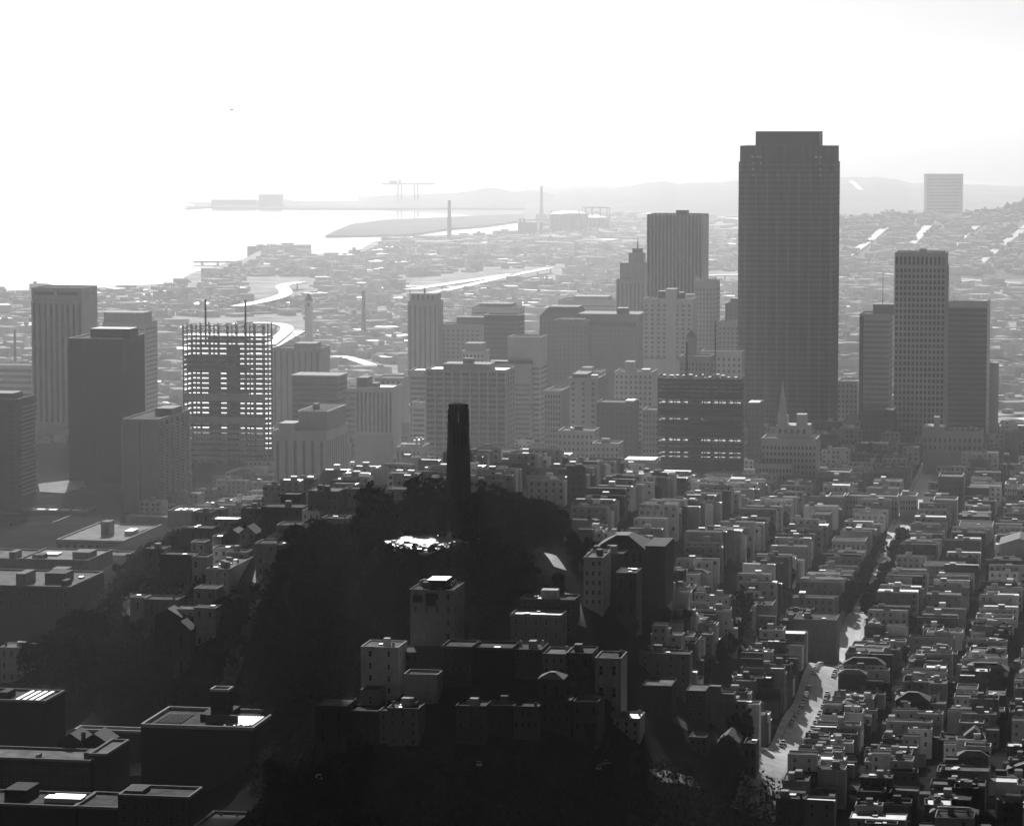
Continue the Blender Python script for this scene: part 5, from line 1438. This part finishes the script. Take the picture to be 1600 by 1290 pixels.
# ------------------------------------------------------------------ trees
def leaf_mesh(name, seed, blobs, n, size):
    """crown: leaf clumps scattered through the volume of several lobes"""
    g = np.random.default_rng(seed)
    tot = sum(b[3] * b[4] * b[5] for b in blobs) ** 1.0
    V = []
    for (x, y, z, rx, ry, rz) in blobs:
        k = max(20, int(n * (rx*ry*rz) ** .8 / sum((q[3]*q[4]*q[5]) ** .8 for q in blobs)))
        nc = max(4, k // 16)
        d = g.normal(size=(nc, 3)); d /= np.linalg.norm(d, axis=1)[:, None]
        rad = g.uniform(.45, 1.0, nc) ** .6
        cen = d * rad[:, None] * np.array([rx, ry, rz]) + np.array([x, y, z])
        pts = cen[g.integers(0, nc, k)] + g.normal(size=(k, 3)) * np.array([rx, ry, rz]) * .14
        a = g.normal(size=(k, 3)); a /= np.linalg.norm(a, axis=1)[:, None]
        b = np.cross(a, g.normal(size=(k, 3))); b /= np.linalg.norm(b, axis=1)[:, None]
        s = g.uniform(.5, 1.2, (k, 1)) * size
        V.append(np.stack([pts - a*s, pts + b*s*.7, pts + a*s, pts - b*s*.7], axis=1))
    V = np.concatenate(V).reshape(-1, 3)
    me = bpy.data.meshes.new(name)
    me.from_pydata(V.tolist(), [], np.arange(len(V)).reshape(-1, 4).tolist())
    me.materials.append(M['leaf'])
    return me
def trunk_mesh(seed, h, r0, limbs):
    r = random.Random(seed)
    b = MB().tube((0, 0, -1.5), (0, 0, h * .35), r0, r0 * .8, 8).tube((0, 0, h * .34), (r.uniform(-.6, .6), r.uniform(-.6, .6), h * .8), r0 * .8, r0 * .3, 7)
    for i in range(limbs):
        z = h * r.uniform(.3, .6); q = r.uniform(0, 6.28); l = h * r.uniform(.2, .34)
        b.tube((0, 0, z), (l * math.cos(q), l * math.sin(q), z + l * r.uniform(.5, 1)), r0 * .45, r0 * .12, 6)
    return b.mesh('trunk', 'bark')
def blobs(seed, kind):
    r = random.Random(seed)
    B = []
    if kind == 'broad':        # wind-swept, flat-topped and layered
        B.append((0, 0, 11, 5.2, 5.2, 3.2))
        for i in range(11):
            q = i * 2.4; d = r.uniform(2.5, 6.6)
            B.append((d*math.cos(q), d*math.sin(q), r.uniform(8, 17.2) - d * .35, r.uniform(1.8, 3.6), r.uniform(1.8, 3.6), r.uniform(1.0, 2.0)))
        B.append((.5, 0, 16.5, 3.4, 3.4, 1.9))
    elif kind == 'round':
        B.append((0, 0, 9, 4.2, 4.2, 5))
        for i in range(10):
            q = i * 2.4; d = r.uniform(1.5, 3.8)
            B.append((d*math.cos(q), d*math.sin(q), r.uniform(4, 14), r.uniform(1.5, 2.8), r.uniform(1.5, 2.8), r.uniform(1.3, 2.6)))
    elif kind == 'tall':
        for i in range(14):
            z = 4 + i * 1.45; q = i * 2.4; d = r.uniform(.4, 2.8) * (1.2 - z / 30)
            B.append((d*math.cos(q), d*math.sin(q), z, r.uniform(1.4, 2.6), r.uniform(1.4, 2.6), r.uniform(1.4, 2.4)))
    elif kind == 'spire':
        for i in range(9):
            z = 1.5 + i * 1.5; k = 2.6 * (1 - z / 17)
            B.append((r.uniform(-.3, .3), r.uniform(-.3, .3), z, k, k, 1.5))
    else:
        for i in range(6):
            B.append((r.uniform(-1.6, 1.6), r.uniform(-1.6, 1.6), r.uniform(.6, 2), 1.3, 1.3, .9))
    return B
KINDS = {'broad': (18.4, 3600, .62, .55, 7), 'round': (15.2, 3000, .6, .45, 5), 'tall': (25, 3000, .6, .45, 5), 'spire': (15.5, 1600, .5, .3, 0), 'bush': (2.9, 500, .4, .12, 3)}
TREE = {}
for kd, (h, n, s, r0, limbs) in KINDS.items():
    TREE[kd] = [(leaf_mesh('crown', 10 + i + len(kd), blobs(30 + i * 7 + len(kd), kd), n, s), trunk_mesh(i + 3, h * .85, r0, limbs)) for i in range(3 if kd in ('broad', 'round') else 2)]
tr = random.Random(4)
def tree(kind, x, y, h, label, group=None, name='tree', cat='tree', sx=1.0):
    cm, tm = tr.choice(TREE[kind])
    z = T(x, y)
    t = thing(name, label, cat, (x, y, z), tr.uniform(0, 6.28), group)
    k = h / KINDS[kind][0]
    link('trunk', tm, t, (0, 0, 0), (k, k, k))
    link('crown', cm, t, (0, 0, 0), (k * sx, k * sx, k))
    return t
def tree_top(kind, px, pyt, Y, label, sx=1.0):
    p = at(px, pyt, Y)
    return tree(kind, p.x, Y, max(5, p.z - T(p.x, Y)), label, sx=sx)
for kd, px, pyt, Y, lab, sx in (
 ('round', 590, 764, 1325, 'big black tree standing alone left of the bright hilltop plaza', 1.15), ('round', 574, 782, 1312, 'smaller black tree leaning out left of the big lone one', .9), ('round', 604, 790, 1310, 'low black tree at the plaza\'s left edge, under the big lone one', .9),
 ('broad', 662, 742, 1335, 'tallest flat-topped tree close left of the round tower', .95), ('broad', 686, 746, 1345, 'flat-topped tree touching the round tower\'s left side', .8), ('broad', 645, 762, 1330, 'spreading tree with a ragged left edge behind the bright plaza', .8),
 ('broad', 752, 750, 1335, 'layered tree close right of the round tower', .75), ('broad', 772, 756, 1330, 'second layered tree, one crown right of the round tower', .8), ('broad', 788, 768, 1322, 'third layered tree stepping down from the round tower', .8), ('round', 742, 768, 1300, 'dark tree right in front of the round tower\'s right foot', .9),
 ('round', 690, 778, 1306, 'dark tree covering the round tower\'s left foot', .8), ('round', 716, 788, 1300, 'low dark tree hiding the middle of the round tower\'s foot', .9),
 ('tall', 822, 786, 1310, 'spiky dark tree on the right shoulder of the hilltop wood', 1.2), ('round', 808, 794, 1300, 'rounded tree before the spiky one on the hilltop\'s right shoulder', 1), ('round', 845, 806, 1300, 'dark tree stepping down to the bright road strip', 1), ('round', 852, 822, 1290, 'low dark tree just above the bright road strip', .9),
 ('tall', 878, 828, 1300, 'narrow dark tree right behind the bright road strip', 1), ('round', 896, 832, 1275, 'dark tree right of the bright road strip', .9), ('round', 904, 846, 1262, 'dark tree above the lower road bend', .8), ('round', 918, 838, 1290, 'dark tree at the hip-roofed hall\'s left corner', .9),
 ('spire', 800, 790, 1290, 'small pointed tree in front of the third layered tree', 1.2), ('spire', 540, 806, 1390, 'thin dark tree beside the lit road on the left crest', 1.4), ('spire', 533, 818, 1385, 'second thin dark tree beside the lit road on the left crest', 1.4),
 ('round', 965, 746, 1640, 'dark round tree among the houses on the far crest', 1.2), ('round', 985, 760, 1635, 'second dark tree among the houses on the far crest', 1.1), ('round', 945, 752, 1660, 'smaller dark tree left of the two on the far crest', .9),
 ('round', 392, 800, 1560, 'dark tree at the top of the left crest houses', 1.2), ('round', 372, 815, 1540, 'broad dark tree among the left crest houses', 1.3), ('round', 418, 812, 1500, 'round dark tree behind the pale two-block house', 1.2), ('spire', 410, 776, 1520, 'needle-thin tree on the left crest skyline', .8),
 ('round', 270, 836, 1620, 'round dark tree at the top of the left cliff', 1.2), ('round', 248, 848, 1640, 'dark tree lower on the left cliff\'s top', 1.2), ('round', 182, 880, 1690, 'round tree in the gap right of the brick warehouse', 1.4),
 ('round', 128, 948, 1490, 'tall dark tree before the brick warehouse\'s right corner', 1.2), ('round', 150, 952, 1490, 'dark tree beside the tall one at the warehouse corner', 1.1), ('round', 104, 962, 1480, 'dark tree left of the tall one at the warehouse corner', 1.1), ('round', 84, 985, 1470, 'broad dark tree behind the white cube building', 1.3), ('round', 62, 1000, 1460, 'dark tree next to the white cube building', 1.3), ('round', 120, 1000, 1440, 'dark front tree in the clump by the white cube building', 1.2), ('round', 145, 1010, 1430, 'dark tree at the right end of the clump by the white cube building', 1.2),
 ('round', 930, 1090, 1105, 'round dark tree left of the lit railed house', 1), ('round', 948, 1092, 1108, 'dark tree touching the lit railed house', .9),
 ('round', 1078, 900, 1480, 'round dark tree among the middle house rows', 1.2), ('round', 1150, 925, 1440, 'dark tree left of the plain schoolyard block', 1.1), ('round', 1020, 925, 1360, 'dark bushy tree under the hip-roofed hall', 1.2),
): tree_top(kd, px, pyt, Y, lab, sx)

def free(x, y):
    c, a = to_ca(x, y)
    if near(c, a, .1, .1, 1.5): return False
    if math.hypot((x - PLAZA.x) / 18, (y - PLAZA.y) / 28) < 1: return False
    for p in roadP:
        if math.hypot(x - p.x, y - p.y) < 8 or (abs(x - p.x) < 6 and 0 < p.y - y < 34 and p.x > 4): return False
    return True
def wood(poly, n, kinds, hr, label, group, Yr=(960, 1560), gap=5.5, name='tree', cat='tree', low=None):
    placed, tries = [], 0
    while len(placed) < n and tries < 9000:
        tries += 1
        Y = tr.uniform(*Yr)
        px = tr.uniform(min(p[0] for p in poly), max(p[0] for p in poly))
        x = (px - 800) / F * Y
        py = pix(x, Y, T(x, Y))[1]
        if not inpoly(pix(x, Y, T(x, Y))[0], py, poly) or not free(x, Y): continue
        if any(math.hypot(x - a, Y - b) < gap for a, b in placed): continue
        placed.append((x, Y))
        h = tr.uniform(*hr)
        if abs(x - PLAZA.x) < 22 and -70 < Y - PLAZA.y < 0: h *= .45
        tree(tr.choice(kinds), x, Y, h, label, group, name, cat, tr.uniform(.9, 1.25))
wood([(420,890),(470,850),(545,845),(590,862),(720,878),(860,880),(895,925),(800,930),(735,1010),(640,985),(610,990),(560,1010),(500,1100),(470,1150),(430,1150),(400,1000)], 104, ['round', 'round', 'broad'], (8, 15), 'black tree in the thick wood covering the hill below the round tower', 'black trees of the hillside wood', (1130, 1420), 6)
wood([(560,1010),(620,990),(560,1090),(490,1110)], 8, ['round'], (6, 10), 'black tree in the thick wood covering the hill below the round tower', 'black trees of the hillside wood', (1090, 1250), 5)
wood([(420,1150),(600,1175),(980,1170),(1010,1195),(1200,1215),(1230,1300),(1230,1480),(420,1480)], 26, ['round', 'round', 'tall'], (7, 13), 'black tree in the dark ravine along the bottom of the picture', 'black trees of the bottom ravine', (960, 1130), 6)
wood([(150,1010),(215,950),(300,960),(420,930),(420,1110),(300,1110),(180,1110)], 60, ['bush', 'bush', 'round'], (3, 7), 'dark shrub on the steep left cliff slope', 'shrubs on the left cliff', (1290, 1480), 4.2, 'shrub', 'shrub')
wood([(150,1000),(160,930),(230,850),(300,810),(300,840),(230,900),(200,960)], 34, ['bush', 'round'], (3, 7), 'dark bushy shrub along the cliff edge above the warehouses', 'shrubs along the cliff edge', (1450, 1900), 5, 'shrub', 'shrub')
wood([(620,840),(720,800),(860,800),(880,850),(760,850)], 30, ['round', 'round', 'broad'], (8, 14), 'black tree crowding round the foot of the round tower', 'black trees round the tower foot', (1300, 1400), 6)
# the brush between the trees, far too much of it to count
def brush(n, polys, Yr):
    g = np.random.default_rng(2)
    V = []
    while len(V) < n:
        Y = tr.uniform(*Yr); px = tr.uniform(120, 1240); x = (px - 800) / F * Y
        z = T(x, Y); p = pix(x, Y, z)
        if not any(inpoly(*p, q) for q in polys) or not free(x, Y): continue
        for _ in range(14):
            c = np.array([x, Y, z]) + g.normal(size=3) * np.array([1.5, 1.5, .9]) + np.array([0, 0, 1.2])
            a = g.normal(size=3); a /= np.linalg.norm(a); b = np.cross(a, g.normal(size=3)); b /= np.linalg.norm(b)
            s = g.uniform(.35, .9)
            V.append((c - a*s, c + b*s*.7, c + a*s, c - b*s*.7))
    V = np.array(V)
    me = bpy.data.meshes.new('undergrowth')
    me.from_pydata(V.reshape(-1, 3).tolist(), [], np.arange(len(V) * 4).reshape(-1, 4).tolist())
    me.materials.append(M['leaf'])
    tag(link('undergrowth', me), kind='stuff')
HILLP = [(420,890),(470,850),(545,838),(575,815),(600,790),(700,785),(800,790),(850,812),(866,845),(850,876),(900,925),(800,935),(735,1015),(640,990),(610,990),(560,1090),(480,1110),(430,1300),(400,1300),(380,1100),(400,1000)]
RAVP = [(420,1140),(600,1172),(980,1165),(1010,1190),(1200,1215),(1240,1300),(1230,1480),(420,1480)]
CLIFP = [(140,1010),(160,930),(230,850),(300,810),(310,850),(420,930),(420,1120),(300,1120),(150,1120)]
brush(90000, [HILLP, RAVP, CLIFP], (960, 1900))
for i in range(9):                                          # shrubs breaking the plaza's near edge
    q = math.pi * (1.05 + .1 * i) + tr.uniform(-.08, .08)
    tree('bush', PLAZA.x + 17 * math.cos(q), PLAZA.y + 27 * math.sin(q), tr.uniform(2.5, 4.5), f"dark shrub along the near rim of the bright hilltop plaza, {ordinal(i + 1)} from its left end", 'shrubs on the plaza rim', 'shrub', 'shrub')
# back-garden trees between the house rows
kk = 0
for side, word in ((-118.2, 'left'), (-107.6, 'right')):      # the tree-lined upper stretch of the same street
    for k in range(24):
        x, y = ca(side + tr.uniform(-.8, .8), 1556 + k * (9.5 + k * .12) + tr.uniform(-1.5, 1.5))
        tree(tr.choice(('round', 'round', 'tall')), x, y, tr.uniform(8, 12.5), f"dark street tree, {ordinal(k + 1)} in the {word}-hand row shading the street's upper stretch", 'street trees of the shaded upper street', sx=1.15)
for k in range(16):                                          # trees shading the near end of the sunlit street
    x, y = ca(-125 + tr.uniform(-1.5, 1), 1100 + k * 5.6)
    tree(tr.choice(('round', 'tall')), x, y, tr.uniform(9, 14), f"dark tree shading the near end of the sunlit street, {ordinal(k + 1)} from the bottom edge", 'trees along the near street end')
n = 0
while n < 36:
    a = tr.uniform(1200, 1850); c = tr.choice((-148.5, -148.5, -172, -199, -224, -60, -84.5, -36)) + tr.uniform(-1, 1)
    x, y = ca(c, a); px, py = pix(x, y, T(x, y))
    if not (640 < px < 1620) or py > 1330 or any(inpoly(px, py, q) for q in TREEZONE): n += .3; continue
    n += 1
    tree('round', x, y, tr.uniform(6, 11), 'dark garden tree squeezed between the house rows', 'garden trees between the houses', sx=.75)

# ------------------------------------------------------------------ cars
def car_meshes(m):
    W = .88
    b = MB()
    prof_ = [(-2.3, .35), (2.3, .35), (2.35, .75), (1.2, .95), (-1.6, .98), (-2.35, .8)]
    def sect(prof_, hw, hw2=None):
        n = len(b.v); k = len(prof_)
        b.v += [(-hw, y, z) for y, z in prof_] + [(hw, y, z) for y, z in prof_]
        b.f += [tuple(n + i for i in range(k)), tuple(n + k + i for i in reversed(range(k)))] + [(n + (i+1) % k, n + i, n + k + i, n + k + (i+1) % k) for i in range(k)]
        b.m += [0] * (k + 2)
    sect(prof_, W)
    body = b.mesh('body', m)
    b = MB(); sect([(-1.5, .98), (1.05, .96), (.45, 1.40), (-.95, 1.42)], W * .88)
    cabin = b.mesh('cabin', 'glass')
    b = MB(); b.box(-W*.84, W*.84, -.92, .42, 1.43, 1.47); roof = b.mesh('roof', m)
    b = MB().tube((-.09, 0, 0), (.09, 0, 0), .33, .33, 12); wheel = b.mesh('wheel', 'tyre')
    b = MB().box(-W*.98, W*.98, -2.45, -2.36, .42, .58); bump = b.mesh('bumper', 'tin')
    return body, cabin, roof, wheel, bump
CARS = {'white': car_meshes('carwhite'), 'grey': car_meshes('cargrey'), 'dark': car_meshes('cardark')}
def car(tone, x, y, z, rot, label, group):
    bm_, cm_, rm_, wm_, um_ = CARS[tone]
    t = thing('parked_car', label, 'car', (x, y, z), rot, group)
    link('body', bm_, t); link('cabin', cm_, t); link('roof', rm_, t); link('bumper', um_, t)
    for sx in (-.8, .8):
        for sy in (-1.4, 1.45): link('wheel', wm_, t, (sx, sy, .33))
    return t
rc = random.Random(8)
for side, dc, a0, a1, word in ((1, 3.9, 1205, 1490, 'right'), (-1, -3.9, 1215, 1490, 'left')):
    a, k = a0, 0
    while a < a1:
        a += rc.choice((5.6, 5.8, 6.2, 9, 13))
        if min(abs(a - q) for q in CROSS) < 8: continue
        k += 1
        tone = rc.choice(('white', 'grey', 'dark', 'grey'))
        x, y = ca(SC0 + dc, a)
        car(tone, x, y, T(x, y) + .27, -G, f"{tone} car at the {word} kerb of the sunlit street, {ordinal(k)} up from its near end", 'cars parked along the sunlit street')
for i in range(13):
    q = math.pi * (1.02 + .07 * i + rc.choice((0, 0, .03)))
    tone = rc.choice(('white', 'grey', 'dark'))
    x, y = PLAZA.x + (12.4 - 4.5 * (i % 3 == 1)) * math.cos(q), PLAZA.y + (21.6 - 8 * (i % 3 == 1)) * math.sin(q)
    car(tone, x, y, 97.96, q + math.pi / 2 + math.pi, f"{tone} car nosed to the curved wall of the bright plaza, {ordinal(i + 1)} from its left end", 'cars parked on the hilltop plaza')
for px, Y, tone, lab in ((735, 1133, 'white', 'white car on the short lit road right of the tall apartment block'), (741, 1141, 'grey', 'grey car behind the white one on the short lit road'), (765, 1163, 'white', 'white car on the bend below the terraced apartment house'), (688, 1299, 'dark', 'dark car in the middle of the bright plaza'), (494, 1083, 'white', 'white car at the black slope\'s left end'), (748, 1072, 'white', 'lone white car on the dark ravine road'), (938, 1078, 'white', 'white car below the lit railed house'), (950, 1082, 'grey', 'grey car beside the white one below the lit railed house')):
    p = ground_pt(px, Y)
    car(tone, p.x, Y, p.z + .4, rc.uniform(-1, 1), lab, 'scattered parked cars')
for k in range(26):                                          # the far car park at the steel skeleton's foot
    px, Y = 298 + (k % 13) * 7.6 + rc.uniform(-1, 1), 2185 + (k // 13) * 14
    p = ground_pt(px, Y)
    car(rc.choice(('white', 'grey', 'white')), p.x, Y, p.z + .05, -G + rc.uniform(-.1, .1) + math.pi / 2, f"tiny glinting car, {ordinal(k % 13 + 1)} in the {'nearer' if k < 13 else 'farther'} line of the car park by the balcony slab", 'cars in the far car park')

# a bird high over the bay
p = at(362, 172, 420)
t = thing('bird', 'tiny dark bird high in the white sky over the bay', 'bird', p, .6)
b = MB()
b.prism([(-.06, -.3), (.06, -.3), (.09, 0), (.04, .3), (-.04, .3), (-.09, 0)], -.06, .06)
b.build('body', 'cardark', t)
for s in (-1, 1):
    MB().face([(.06*s, -.12, .04), (.5*s, -.02, .22), (.75*s, -.12, .1), (.5*s, .12, .2), (.06*s, .16, .04)]).face([(.06*s, -.12, .02), (.06*s, .16, .02), (.5*s, .12, .18), (.75*s, -.12, .08), (.5*s, -.02, .2)]).build('wing', 'cardark', t)

# ------------------------------------------------------------------ camera and output
cd = bpy.data.cameras.new('camera')
cd.sensor_width = 36
cd.lens = 36 * F / 1600
cd.clip_start, cd.clip_end = 5, 200000
co = bpy.data.objects.new('camera', cd)
COL.objects.link(co)
co.location = (0, 0, CAMZ)
co.rotation_euler = (math.pi / 2 - PITCH, 0, 0)
SC.camera = co
SC.render.engine = 'CYCLES'
SC.view_settings.view_transform = 'Standard'
SC.view_settings.look = 'None'
SC.view_settings.gamma = 1
SC.view_settings.exposure = EXPOSURE
cy = SC.cycles
cy.use_denoising = True
cy.max_bounces = 5
cy.diffuse_bounces = 2
cy.glossy_bounces = 2
cy.transmission_bounces = 2
cy.volume_bounces = 0
cy.transparent_max_bounces = 8
